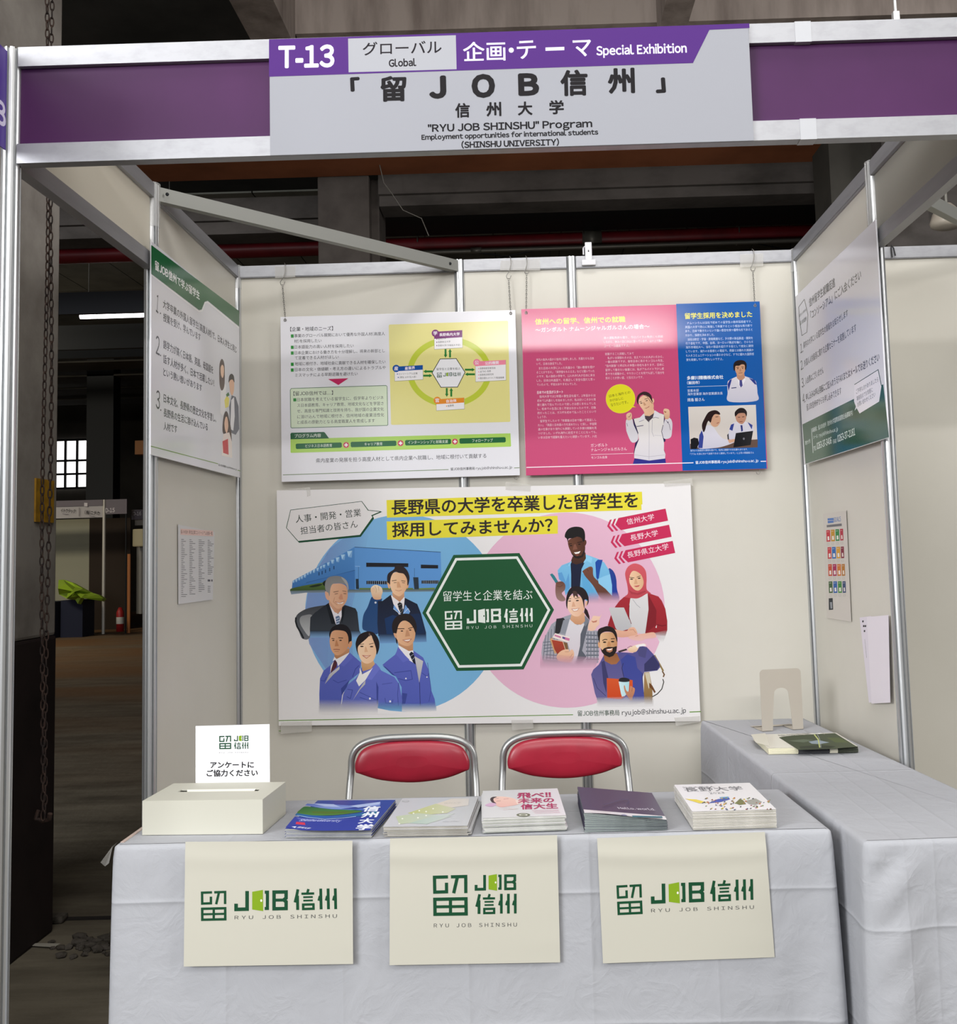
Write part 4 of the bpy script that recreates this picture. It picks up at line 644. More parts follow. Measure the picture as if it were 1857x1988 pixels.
p.poly('8a5836:a26a44', '420,740 690,700 750,840 680,920 580,930 450,860').poly('f3e0c6:ddb590', '910,620 1060,540 1240,510 1270,560 1150,560 1080,670 960,680', True).poly('ece8ea', '1060,545 1230,512 1280,555 1150,570 1100,600').poly('3a3030', '710,660 880,610 900,640 740,690').line('7a4a36', 8, '900,600 960,560 1000,570')
p.poly('e2bb90>bb875c', '345,420 380,310 500,280 620,300 690,400 700,520 680,640 620,730 540,760 450,710 380,620 350,520', True).poly('d8a276', '312,500 340,480 360,540 350,600 325,580', True).poly('231a17', '360,600 400,640 440,600 520,575 620,580 690,560 685,660 620,755 540,785 440,740 390,680').poly('b5785a', '470,620 610,600 600,660 550,690 490,670').poly('231a19', '345,500 320,420 305,300 330,220 420,180 510,160 620,200 680,290 700,400 695,480 660,380 600,290 480,270 390,300 355,360', True)
p.line('2b1d18', 16, '400,450 450,425 500,430').line('2b1d18', 16, '570,415 650,410').ell('231511', 445, 482, 34, 14).ell('231511', 605, 470, 34, 14).poly('c28a5c', '515,470 545,465 580,560 490,570').poly('f4eee8', '490,620 550,620 605,605 570,640 510,645').noglow('f8e4c070', 410, 540, 50, 60).noglow('f8e4c060', 520, 360, 120, 60)
p.poly('d0562a:c4451f', '488,1200 1005,1240 1010,1420 780,1620 500,1620').poly('cfe6ea>a6d4dc', '725,1270 940,1270 930,1460 850,1560 790,1575 770,1500').poly('232228', '745,1210 830,1190 930,1215 940,1265 840,1280 735,1265', True).poly('c98a68:a56d54', '830,1370 850,1350 880,1450 940,1470 960,1360 1000,1380 1050,1410 1040,1500 1000,1600 980,1660 900,1560 850,1470', True).line('8a563e', 8, '1000,1390 990,1470').poly('7a74a0:a9a4c0', '340,1740 380,1640 470,1600 800,1630 880,1570 960,1640 940,1720 600,1750')
p.poly('=e6e4e400:=e6e4e4ff', '280,1590 1430,1560 1420,1760 300,1770')
p.build(bp, paper=True)
# ---------------------------------------------------------------- boards on the side walls
lb = board('student_board', 'white board with a green heading and three numbered statements on the left wall', (0.0275, -1.1115, 1.757), (0.0325, -0.066, 2.474))
p = Print('x', 0.0325, 1.35)
p.poly('1f5a36:235a38', '293.5,475.5 464,604 464,634 403,584 397,586 391,601 386,602 293.3,531.5').line('dfe6df', 1.6, '293.3,534 386,605 392,604 398,588 403,587 464,637')
p.view(270, 340, 3.205)
p.text('留JOB信州で学ぶ留学生', (98, 588), (376, 778), 62, 'e6ebe6', 0.02)
for t, x, y, h in (('1', 104, 848, 115), ('2', 103, 1110, 118), ('3', 103, 1448, 118)): p.text(t, (x, y), (x + (14 if t == '1' else 24), y + 14), h, '3d3d42', 0.0)
for x, y in ((132, 860), (133, 1122), (134, 1462)): p.ell('3d3d42', x, y, 3, 5, ch='text')
for t, a, b, h in (('大学卒業の外国人留学生(高度人材)で、日本人学生と同じ', (148, 826), (606, 1110), 56), ('授業を受け、学んでいます', (150, 908), (382, 1034), 54), ('語学力が高く日本語、英語、母国語を', (150, 1078), (460, 1238), 56), ('話す人材が多く、日本で活躍したい！', (150, 1168), (466, 1318), 56), ('という熱い想いがあります', (150, 1248), (390, 1348), 52), ('日本文化、長野県の歴史文化を学習し、', (152, 1414), (478, 1540), 56), ('長野県の生活に溶け込んでいる', (152, 1502), (426, 1592), 54), ('人材です', (152, 1586), (236, 1606), 52)):
    p.text(t, a, b, h, '3a3a40', 0.012)
p.line('6d8a4c', 5, '72,1686 490,1796').line('6d8a4c', 5, '612,1836 630,1841').text('留JOB信州事務局 ryujob@shinshu-u.ac.jp', (494, 1812), (606, 1840), 17, '3a3a40', 0.01, 1)
p.poly('e6e4e6:d8d4d6', '505,1260 540,1310 540,1450 520,1500 505,1480').poly('4a3b38:5a4a46', '498,1200 505,1155 518,1145 530,1180 532,1260 528,1320 512,1340 500,1300', True).poly('d9b59c', '506,1200 515,1180 526,1195 526,1240 518,1262 508,1240', True).poly('d8cc60', '530,1400 545,1370 560,1390 556,1440 535,1450').poly('3a6a3a', '540,1365 555,1350 562,1370 545,1380')
p.poly('5a5c68:6a6c78', '560,1440 575,1370 600,1380 618,1440 622,1580 600,1616 566,1600').poly('d8d6da', '572,1400 590,1380 594,1500 585,1590 566,1580').poly('d3a88c', '560,1280 572,1260 588,1270 590,1330 580,1370 566,1350', True).poly('2b2426', '556,1290 560,1250 574,1236 588,1250 592,1290 580,1272 566,1276', True)
p.poly('3b2c2c:4a3632', '520,1600 522,1520 534,1474 548,1475 560,1520 572,1590 575,1700 552,1640', True).poly('d8b098', '530,1540 538,1505 548,1510 554,1560 545,1605 534,1585', True).poly('d6c8c2:d8cfca', '514,1680 525,1610 560,1600 576,1660 578,1760 512,1745').poly('b8323c', '518,1656 552,1640 556,1740 522,1728')
p.build(lb)
rb = board('contact_board', 'white board with a dark green contact band at its foot on the right wall', (2.4425, -1.1187, 1.743), (2.4475, -0.085, 2.472))
p = Print('X', 2.4425, 1.12)
p.poly('1d5038', '1557.2,824 1714,746 1725.2,848.5 1563,900.5')
p.view(1520, 300, 3.107)
p.line('4a4e4c', 3, [(93, 920), (127, 873), (149, 968), (142, 1072), (112, 1092), (96, 985)], True)
p.text('留学生と企業を結ぶ', (97, 982), (141, 938), 16, '55595a', 0.0, 1).text('留JOB信州', (100, 1034), (140, 1002), 28, '3c4a44', 0.01, 1)
for t, a, b, h, bo in (('信州留学生就職促進', (157, 922), (313, 796), 56, 0.016), ('「コンソーシアム」にご入会ください', (165, 1000), (470, 752), 56, 0.012), ('県内の大学にいる留学生の情報をお知らせします', (122, 1172), (390, 976), 42, 0.006), ('外国人人材雇用に関する企業セミナーを実施しています', (127, 1282), (440, 1066), 44, 0.006), ('入会費はございません', (134, 1388), (243, 1320), 44, 0.006), ('申し込みは申込用紙にご記入のうえFAXまたはメールでお送りください', (138, 1486), (580, 1246), 44, 0.008), ('留JOB信州HPからも申し込みできます', (142, 1548), (350, 1446), 42, 0.006)):
    p.text(t, a, b, h, '35373c', bo, 2)
for t, x, y in (('1.', 104, 1200), ('2.', 106, 1302), ('3.', 112, 1408), ('4.', 118, 1504)): p.text(t, (x, y), (x + 16, y - 10), 58, '3d3f44', 0.0)
p.poly('e2e0e6', '429,1388 572,1298 592,1395 578,1490 460,1562 443,1530 430,1545 438,1520 427,1490').line('2c4a3c', 4, '429,1388 572,1298 592,1395')
for t, a, b in (('ご不明な点がありましたら', (440, 1446), (574, 1370)), ('事務局までお気軽に', (444, 1488), (540, 1432)), ('お問い合わせください', (448, 1524), (556, 1460))): p.text(t, a, b, 30, '35373c', 0.004, 2)
for t, a, b, h, bo in (('事務局：留JOB信州（信州大学国際部国際企画課案内）', (176, 1678), (420, 1572), 30, 0.004), ('メール：ryujob@shinshu-u.ac.jp', (182, 1722), (330, 1672), 30, 0.004), ('TEL', (184, 1788), (200, 1780), 26, 0.01), ('0263-37-3406', (203, 1780), (292, 1744), 42, 0.014), ('FAX', (302, 1746), (322, 1738), 26, 0.01), ('0263-37-2181', (328, 1736), (434, 1692), 44, 0.014), ('問合せ先', (133, 1754), (164, 1738), 26, 0.004)):
    p.text(t, a, b, h, 'dfe6e2', bo, 2)
p.line('cfd8d2', 3, '170,1652 180,1800')
p.build(rb)
# ---------------------------------------------------------------- tables under white cloths
def cloth_material(name, creases):
    m = mat(name, 'abadb2', 0.85, 0, 0.15); nt = m.node_tree; b = nt.nodes['Principled BSDF']
    tc = nt.nodes.new('ShaderNodeTexCoord'); sp = nt.nodes.new('ShaderNodeSeparateXYZ'); nt.links.new(tc.outputs['Object'], sp.inputs[0])
    M = lambda op, a, c=None: _math(nt, op, a, c)
    acc = None
    for ax, v, wd, amp in creases:
        d = M('SUBTRACT', sp.outputs['XYZ'.index(ax)], v); d = M('DIVIDE', d, wd); d = M('MULTIPLY', d, d); d = M('ADD', d, 1.0); d = M('DIVIDE', amp, d)
        acc = d if acc is None else M('ADD', acc, d)
    n = nt.nodes.new('ShaderNodeTexNoise'); n.inputs['Scale'].default_value = 5; n.inputs['Detail'].default_value = 5; n.inputs['Distortion'].default_value = 0.8
    n2 = nt.nodes.new('ShaderNodeTexNoise'); n2.inputs['Scale'].default_value = 420
    acc = M('ADD', acc, M('MULTIPLY', n.outputs['Fac'], 1.6)); acc = M('ADD', acc, M('MULTIPLY', n2.outputs['Fac'], 0.05))
    n3 = nt.nodes.new('ShaderNodeTexNoise'); n3.inputs['Scale'].default_value = 11; n3.inputs['Detail'].default_value = 3; n3.inputs['Distortion'].default_value = 1.6; nt.links.new(tc.outputs['Object'], n3.inputs['Vector'])
    rg = M('ABSOLUTE', M('SUBTRACT', n3.outputs['Fac'], 0.5)); acc = M('ADD', acc, M('MULTIPLY', rg, -0.65))
    nt.links.new(tc.outputs['Object'], n.inputs['Vector']); nt.links.new(tc.outputs['Object'], n2.inputs['Vector'])
    bp = nt.nodes.new('ShaderNodeBump'); bp.inputs['Strength'].default_value = 0.38; bp.inputs['Distance'].default_value = 0.012
    nt.links.new(acc, bp.inputs['Height']); nt.links.new(bp.outputs[0], b.inputs['Normal'])
    return m
def _math(nt, op, a, c):
    n = nt.nodes.new('ShaderNodeMath'); n.operation = op
    for i, x in enumerate((a, c)):
        if x is None: continue
        if isinstance(x, (int, float)): n.inputs[i].default_value = x
        else: nt.links.new(x, n.inputs[i])
    return n.outputs[0]
def cloth(name, quad, zt, m, wave, label, flare=0.0, zb=0.012):
    """quad: four corners counter-clockwise; hangs to the floor on all sides"""
    P4 = [Vector((x, y, 0)) for x, y in quad]; loop = []; nrm = []; par = []
    for i in range(4):
        a, b, pv, nx = P4[i], P4[(i + 1) % 4], P4[i - 1], P4[(i + 2) % 4]
        d = (b - a); L = d.length; d.normalize(); n = Vector((d.y, -d.x, 0)); N = max(8, int(L / 0.018)); r = 0.012
        for k in range(N + 1):
            loop.append(a + d * (r + (L - 2 * r) * k / N) - n * 0); nrm.append(n); par.append((i, (r + (L - 2 * r) * k / N), L))
        d2 = (nx - b).normalized(); n2 = Vector((d2.y, -d2.x, 0))
        for k in (1, 2): 
            nn = (n * (3 - k) + n2 * k).normalized(); loop.append(b - n * r - n2 * r + nn * r * 1.0); nrm.append(nn); par.append((i, L, L))
    N = len(loop); rows = [(-0.014, 0.0), (-0.006, -0.001), (-0.0015, -0.005), (0.0, -0.013)]
    nz = 36; vs = []; 
    for off, dz in rows: vs += [p + n * off + Vector((0, 0, zt + dz)) for p, n in zip(loop, nrm)]
    for j in range(1, nz + 1):
        v = j / nz; z = (zt - 0.013) + (zb - zt + 0.013) * v
        for p, n, (i, s_, L) in zip(loop, nrm, par):
            e = min(s_, L - s_); corner = math.exp(-(e / 0.07) ** 2)
            vs.append(p + n * (wave(i, s_, v) + flare * corner * v ** 0.7) + Vector((0, 0, z)))
    R = len(rows) + nz; fs = []
    for j in range(R - 1):
        for k in range(N): fs.append((j * N + k, j * N + (k + 1) % N, (j + 1) * N + (k + 1) % N, (j + 1) * N + k))
    mb = MB().add(vs, fs, True); mb.add(vs[:N], [tuple(range(N))], True)
    o = mb.build(name, m); return tag(o, label, 'tablecloth')
def table(quad, zt, label):
    c = [Vector((x, y, 0)) for x, y in quad]; ce = sum(c, Vector()) / 4; t = thing('folding_table', label, 'table', (ce.x, ce.y, 0))
    q = [ce + (v - ce) * 0.985 for v in c]
    MB().add([v + Vector((0, 0, zt - 0.03)) for v in q] + [v + Vector((0, 0, zt - 0.003)) for v in q], ((0, 3, 2, 1), (4, 5, 6, 7), (0, 1, 5, 4), (1, 2, 6, 5), (2, 3, 7, 6), (3, 0, 4, 7))).build('tabletop', mat('table_laminate', 'b9a78c', 0.5), t)
    for v in c:
        l = ce + (v - ce) * 0.86; MB().tube([(l.x, l.y, 0.0), (l.x, l.y, zt - 0.03)], 0.0125).build('leg', M_ALU, t)
    return t
QF = [(0.2033, -1.826), (1.9954, -1.838), (1.975, -1.388), (0.2033, -1.376)]
table(QF, 0.699, 'long folding table hidden under the front white cloth')
def wf_(i, s, v):
    b = 0.0015 + 0.002 * math.sin(s * 9 + i) * v + 0.0015 * math.sin(s * 23 + 2 * i) * v
    if i == 0 and s > 1.60: b += 0.012 * v * (0.5 + 0.5 * math.sin((s - 1.60) * 34 + v * 3)) * min(1, (s - 1.60) / 0.05)
    return b
cloth('front_tablecloth', QF, 0.7, cloth_material('cotton_cloth_front', [('X', 0.487, 0.007, 0.5), ('X', 0.777, 0.005, 0.3), ('X', 1.088, 0.008, 0.6), ('X', 1.392, 0.006, 0.4), ('X', 1.70, 0.005, 0.3), ('Z', 0.562, 0.005, 0.55), ('Z', 0.25, 0.006, 0.5), ('Y', -1.60, 0.005, 0.25)]), wf_,
      'white cloth over the front table, hanging to the floor behind three logo sheets', 0.012)
QS = [(2.036, -1.955), (2.505, -1.935), (2.368, -0.165), (1.946, -0.165)]
table(QS, 0.699, 'folding table hidden under the white cloth along the right wall')
def ws_(i, s, v):
    b = 0.002 + 0.003 * math.sin(s * 11 + i) * v
    if i == 0: b += v * (0.032 * math.exp(-((s - 0.075) / 0.05) ** 2) - 0.020 * math.exp(-((s - 0.19) / 0.06) ** 2) + 0.012 * math.sin(s * 26 + v * 2.2)) + 0.009 * math.sin(v * 34 + s * 46) * math.exp(-((s - 0.06) / 0.06) ** 2) * math.exp(-v * 3)
    return b
cloth('side_tablecloth', QS, 0.7, cloth_material('cotton_cloth_side', [('X', 2.13, 0.005, 0.25), ('X', 2.29, 0.006, 0.5), ('Y', -1.19, 0.004, 0.45), ('Y', -0.62, 0.004, 0.3), ('Z', 0.50, 0.005, 0.5), ('Z', 0.25, 0.006, 0.4), ('X', 2.20, 0.005, 0.3)]), ws_,
      'white cloth over the side table along the right wall, with gathered front corner', 0.015)
# ---------------------------------------------------------------- three sheets with the logo on the table front
def sheet(label, px4, art, amp, ph):
    """px4: TL TR BR BL in photo pixels"""
    Y = -1.8435; c = [px(x, y, 'y', Y) for x, y in px4]
    def fn(q):
        u = (q.x - c[0].x) / (c[1].x - c[0].x); v = (c[0].z - q.z) / (c[0].z - c[3].z)
        return 0.001 + amp * (0.5 + 0.5 * math.sin(3.1 * v + ph)) * v + amp * 0.9 * math.exp(-((v - 0.16 + 0.10 * (u - .5) ** 2) / 0.06) ** 2) + amp * 0.5 * math.exp(-((v - 0.85) / 0.08) ** 2) * max(0, u - 0.6)
    o = thing('logo_sheet', label, 'paper sheet', (c[3].x, Y, c[3].z), 'logo sheets on the table front')
    def g(u, v):
        q = c[3] * (1 - u) * (1 - v) + c[2] * u * (1 - v) + c[1] * u * v + c[0] * (1 - u) * v; q = Vector((q.x, Y, q.z)); return q + Vector((0, -fn(q), 0))
    MB().grid(40, 30, g).build('paper', M_CREAMP, o)
    p = Print('y', Y, 1.0, fn=fn); art(p); p.build(o, paper=True)
M_CREAMP = mat('cream_paper', 'c3c1b4', 0.6, 0, 0.2)
def a1(p): p.view(200, 1380, 3.27); logo_line(p, ((622, 1141), (784, 1138), (622, 1332)), ((834, 1137), (1172, 1133), (834, 1272)), ((1210, 1128), (1482, 1124), (1213, 1264)), ((836, 1322), (1485, 1312), 23, 0.0))
def a2(p): p.view(700, 1600, 4.4214); logo_line(p, ((619, 431), (916, 428), (621, 785)), ((978, 428), (1332, 424), (978, 571)), ((985, 594), (1336, 592), (985, 770)), ((628, 884), (1340, 876), 33, 0.0))
def a3(p): p.view(1100, 1600, 2.453); logo_line(p, ((235, 287), (355, 282), (240, 432)), ((398, 279), (651, 271), (400, 380)), ((680, 266), (884, 259), (682, 368)), ((401, 419), (890, 402), 17, 0.0))
sheet('cream sheet with a one-line logo on the table front below the white box', [(360, 1634), (684, 1632), (685.5, 1871), (357, 1876)], a1, 0.0015, 0)
sheet('cream sheet with a compact two-row logo in the middle of the table front', [(757, 1627.5), (1081, 1621), (1087, 1868), (756, 1873.5)], a2, 0.003, 1)
sheet('tilted cream sheet with a one-line logo at the right end of the table front', [(1158.5, 1627), (1484, 1615), (1503, 1858), (1170, 1870)], a3, 0.003, 1.4)
M_TAPE = mat('clear_tape', 'e0ded8', 0.2, 0, 0.6, alpha=0.24)
def tape(label, pts, axis, v, name='tape_strip', m=None, dn=0.0006):
    P_ = [px(x, y, axis, v) for x, y in pts]; n = {'y': Vector((0, -1, 0)), 'x': Vector((1, 0, 0)), 'z': Vector((0, 0, 1))}[axis]
    k = len(P_); b = [q - n * dn for q in P_]
    return tag(MB().add(P_ + b, [tuple(range(k)), tuple(range(k, 2 * k))[::-1]] + [(i, (i + 1) % k, k + (i + 1) % k, k + i) for i in range(k)]).build(name, m or M_TAPE), label, 'tape')
G = 'tape on the posters'
for t in (tape('clear tape on the upper left corner of the big poster', [(534, 951), (602, 946), (602, 962), (596, 964), (595, 951)], 'y', -0.0305), tape('clear tape on the top edge of the big poster near the middle', [(981, 935), (1030, 941), (1029, 954), (981, 951)], 'y', -0.0305),
          tape('clear tape on the upper right corner of the big poster', [(1287, 935), (1342, 928), (1345, 944), (1340, 941), (1290, 945)], 'y', -0.0305), tape('clear tape under the lower left corner of the big poster', [(545, 1402), (605, 1400), (605, 1420), (545, 1425)], 'y', -0.0305),
          tape('clear tape under the bottom edge of the big poster near the middle', [(992, 1398), (1034, 1397), (1035, 1414), (994, 1418)], 'y', -0.0305), tape('clear tape under the lower right corner of the big poster', [(1308, 1393), (1358, 1390), (1358, 1402), (1312, 1409)], 'y', -0.0305),
          tape('clear tape around the left hook on the white rail', [(533, 517), (573, 516), (573, 538), (534, 540)], 'y', -0.0195), tape('clear tape around the two middle hooks on the white rail', [(972, 506), (1048, 502), (1048, 525), (970, 525)], 'y', -0.0195), tape('clear tape around the right hook on the white rail', [(1436, 494), (1481, 492), (1481, 516), (1436, 519)], 'y', -0.0195)): t['group'] = G
# clear tape ends over the table corner and wall corners
tag(MB().add([Vector((0.206, -1.80, 0.703)), Vector((0.206, -1.832, 0.702)), Vector((0.178, -1.838, 0.664)), Vector((0.186, -1.83, 0.652)), Vector((0.200, -1.84, 0.662))], [(0, 1, 2), (1, 2, 3, 4)]).build('tape_tab', M_TAPE), 'clear tape tab sticking out from the left corner of the front table', 'tape')
tag(MB().bbox((0.212, -1.80, 0.7005), (0.222, -1.40, 0.7025), 0.0008).build('tape_edging', mat('pinkish_tape', 'e6cfc2', 0.3, 0, 0.5, alpha=0.5)), 'pale tape along the left edge of the front table', 'tape')
# ---------------------------------------------------------------- folding chairs
M_REDV = mat('red_vinyl', '9c1f33', 0.34, 0, 0.55, noise=(7, '8c1a2c', 0.4, 0.7), bump=(9, 0.12, 0.01))
M_TUBE = mat('chrome_grey_tube', 'a3a5a4', 0.35, 0.75)
def chair(x, y, label):
    o = thing('folding_chair', label, 'chair', (x, y - 0.2, 0), 'red folding chairs behind the front table')
    arc = []
    for t in np.linspace(math.pi, 0, 25): arc.append((x + 0.218 * math.copysign(abs(math.cos(t)) ** 0.55, math.cos(t)), y + 0.0, 0.655 + 0.108 * math.sin(t) ** 0.62))
    leg = lambda s: [(x + s * 0.226, y - 0.42, 0.012), (x + s * 0.226, y - 0.20, 0.29), (x + s * 0.2255, y - 0.05, 0.50), (x + s * 0.222, y - 0.012, 0.60)]
    fr = MB().tube(leg(-1) + arc + leg(1)[::-1], 0.0125, 12).build('frame', M_TUBE, o)
    ol = [(-.200, .655), (-.198, .69), (-.172, .728), (-.11, .746), (0, .751), (.11, .746), (.172, .728), (.198, .69), (.200, .655), (.185, .644), (.11, .618), (0, .606), (-.11, .618), (-.185, .644)]
    q = []; n = len(ol)
    for i in range(n):
        p0, p1, p2, p3 = (np.array(ol[(i + d) % n]) for d in (-1, 0, 1, 2))
        for t in np.linspace(0, 1, 5, endpoint=False): q.append(0.5 * ((2 * p1) + (-p0 + p2) * t + (2 * p0 - 5 * p1 + 4 * p2 - p3) * t * t + (-p0 + 3 * p1 - 3 * p2 + p3) * t ** 3))
    cen = np.array([0, 0.682]); vs = []; K = len(q); prof = [(0.97, 0.012), (1.0, 0.004), (1.0, -0.004), (0.98, -0.010), (0.93, -0.016), (0.8, -0.022), (0.55, -0.026), (0.28, -0.027)]
    for k_, dy in prof:
        for a in q:
            z = cen + (a - cen) * k_; vs.append((x + z[0], y + dy - 0.012 - 0.022 * (z[0] / 0.2) ** 2 + 0.016, z[1]))
    fs = [(j * K + i, j * K + (i + 1) % K, (j + 1) * K + (i + 1) % K, (j + 1) * K + i) for j in range(len(prof) - 1) for i in range(K)]
    MB().add(vs, fs, True).add(vs[-K:], [tuple(range(K))], True).add(vs[:K], [tuple(range(K))[::-1]]).build('backrest', M_REDV, o)
    MB().bbox((x - 0.19, y - 0.46, 0.405), (x + 0.19, y - 0.085, 0.437), 0.014).build('seat', M_REDV, o)
    for s in (-1, 1):
        rl = MB().tube([(x + s * 0.205, y + 0.0, 0.012), (x + s * 0.205, y - 0.14, 0.22), (x + s * 0.205, y - 0.33, 0.40)], 0.0115, 10).build('rear_leg', M_TUBE, o)
        for yy, xx, pa in ((y - 0.42, 0.226, fr), (y, 0.205, rl)): MB().lathe([(0.0, 0.0), (0.016, 0.0), (0.016, 0.02), (0.0, 0.02)], (x + s * xx, yy, 0), 12).build('foot', M_BLACK, pa)
    MB().tube([(x - 0.205, y - 0.03, 0.06), (x + 0.205, y - 0.03, 0.06)], 0.009).build('stretcher', M_TUBE, o)
chair(0.833, -0.75, 'red folding chair in front of the left back-wall post')
chair(1.369, -0.745, 'red folding chair standing nearer the side table')
# ---------------------------------------------------------------- ballot box and its card
bx = thing('ballot_box', 'white cardboard ballot box with a slot at the left end of the table', 'box', (0.408, -1.643, 0.7015))
bx.rotation_euler = (0, 0, -0.055)
M_CARD = mat('white_cardboard', 'c4c3b6', 0.65, 0, 0.25)
BW, BD, BH = 0.159, 0.102, 0.0865
def bpart(mb, n, m): o = mb.build(n, m); o.parent = bx; return o
t_ = 0.003; sl = ((-0.105, -0.004), (0.115, 0.022))
mb = MB().box((-BW, -BD, 0), (BW, -BD + t_, BH - t_)).box((-BW, BD - t_, 0), (BW, BD, BH - t_)).box((-BW, -BD + t_, 0), (-BW + t_, BD - t_, BH - t_)).box((BW - t_, -BD + t_, 0), (BW, BD - t_, BH - t_)).box((-BW + t_, -BD + t_, 0), (BW - t_, BD - t_, t_))
mb.box((-BW, -BD, BH - t_), (BW, sl[0][1], BH)).box((-BW, sl[1][1], BH - t_), (BW, BD, BH)).box((-BW, sl[0][1], BH - t_), (sl[0][0], sl[1][1], BH)).box((sl[1][0], sl[0][1], BH - t_), (BW, sl[1][1], BH))
bpart(mb, 'carton', M_CARD)
bpart(MB().add([(sl[0][0] + .016, sl[1][1], BH), (sl[1][0] - .014, sl[1][1], BH), (sl[1][0] - .02, sl[0][1] + 0.006, BH - 0.012), (sl[0][0] + .024, sl[0][1] + 0.006, BH - 0.012), (sl[0][0] + .016, sl[1][1], BH - .0006), (sl[1][0] - .014, sl[1][1], BH - .0006), (sl[1][0] - .02, sl[0][1] + 0.006, BH - 0.0126), (sl[0][0] + .024, sl[0][1] + 0.006, BH - 0.0126)], ((0, 1, 2, 3), (7, 6, 5, 4), (0, 3, 7, 4), (1, 5, 6, 2), (3, 2, 6, 7))), 'slot_flap', mat('inner_card', 'e6e4d6', 0.6))
YC = -1.533
cdq = [px(379.5, 1409.5, 'y', YC), px(523, 1408.5, 'y', YC)]
sc_ = thing('survey_card', 'upright white card with black survey request behind the white box', 'card', (cdq[0].x + 0.1, YC, 0.701))
MB().box((cdq[0].x, YC, 0.701), (cdq[1].x, YC + 0.0008, cdq[0].z)).build('paper', mat('bright_white_paper', 'ededf2', 0.55), sc_)
p = Print('y', YC, 1.05).view(200, 1380, 3.27)
logo_line(p, ((737, 158), (813, 157), (737, 243)), ((831, 157), (922, 156), (831, 193)), ((832, 199), (921, 199), (832, 242)), ((737, 270), (921, 267), 7), knob='e8e8ec')
p.text('アンケートに', (680, 364), (957, 362), 40, '1c1c20', 0.03, 2).text('ご協力ください', (657, 418), (982, 415), 44, '1c1c20', 0.03, 2); p.build(sc_, paper=True)
# ---------------------------------------------------------------- stacks of brochures, every copy its own thing
def brochure(name, w_, d_, tl, tr, edge, cover, label, group):
    """saddle-stitched copy: pages block (thickness tl at the left edge, tr at the right) and a printed cover sheet"""
    o = thing(name, label, 'brochure', (0, 0, 0), group); nx = 12
    f = lambda u: tl + (tr - tl) * u
    mb = MB()
    top = lambda u, v: Vector((u * w_, v * d_, f(u) * 0.94)); bot = lambda u, v: Vector((u * w_, v * d_, 0.0))
    mb.grid(nx, 2, top).grid(nx, 2, bot)
    for a, b in (((0, 0), (1, 0)), ((1, 0), (1, 1)), ((1, 1), (0, 1)), ((0, 1), (0, 0))):
        mb.grid(nx, 3, lambda u, v, a=a, b=b: Vector(((a[0] + (b[0] - a[0]) * u) * w_, (a[1] + (b[1] - a[1]) * u) * d_ + 0.0012 * math.sin(v * 9) * (1 if a[1] + b[1] == 0 else 0), v * 0.94 * f(a[0] + (b[0] - a[0]) * u))), False)
    pg = mb.build('pages', edge); pg.parent = o
    mc = MB(); 
    mc.grid(nx, 2, lambda u, v: Vector((-0.0006 + u * (w_ + 0.0012), -0.001 + v * (d_ + 0.0015), f(max(0, min(1, u)))))).grid(nx, 2, lambda u, v: Vector((-0.0006 + u * (w_ + 0.0012), -0.001 + v * (d_ + 0.0015), f(u) - 0.0003)))
    cv = mc.build('cover', cover); cv.parent = o
    return o
def stack(name, n, fl, ang, w_, d_, tl, tr, edge, cover, lab_top, lab_rest, group, z0=0.7022, jit=0.002, shift=None, seed=1):
    rnd = random.Random(seed); c0 = brochure(name, w_, d_, tl, tr, edge, cover, lab_rest, group); last = c0
    for i in range(n):
        o = c0 if i == 0 else dup(c0)
        dx, dy = rnd.uniform(-jit, jit), rnd.uniform(-jit, jit)
        if shift: dx += shift(i)[0]; dy += shift(i)[1]
        o.location = (fl[0] + dx, fl[1] + dy, z0 + i * (tl if tl == tr else 0)); a = ang + rnd.uniform(-0.006, 0.006)
        o.rotation_euler = (0, 0, a)
        if tl != tr:
            lean = math.atan2((tl - tr) * i, w_); o.rotation_euler = (0, lean, a); o.location.z = z0 + i * tl * 1.0
        last = o
    last['label'] = lab_top; del last['group']; last.rotation_euler.z = ang
    return last
def parent_print(p, o):
    bpy.context.view_layer.update(); a = p.build(o, paper=True, name='cover_print'); a.matrix_parent_inverse = o.matrix_world.inverted()
    return a
M_EDGE = mat('white_page_edges', 'cfd0c8', 0.8, 0, 0.2, noise=(900, 'aeb0a8', 0.4, 0.6, (0.02, 0.02, 1)))
M_COVW = mat('white_gloss_cover', 'e2e0e4', 0.22, 0, 0.5)
zt = lambda n, t: 0.7022 + n * t
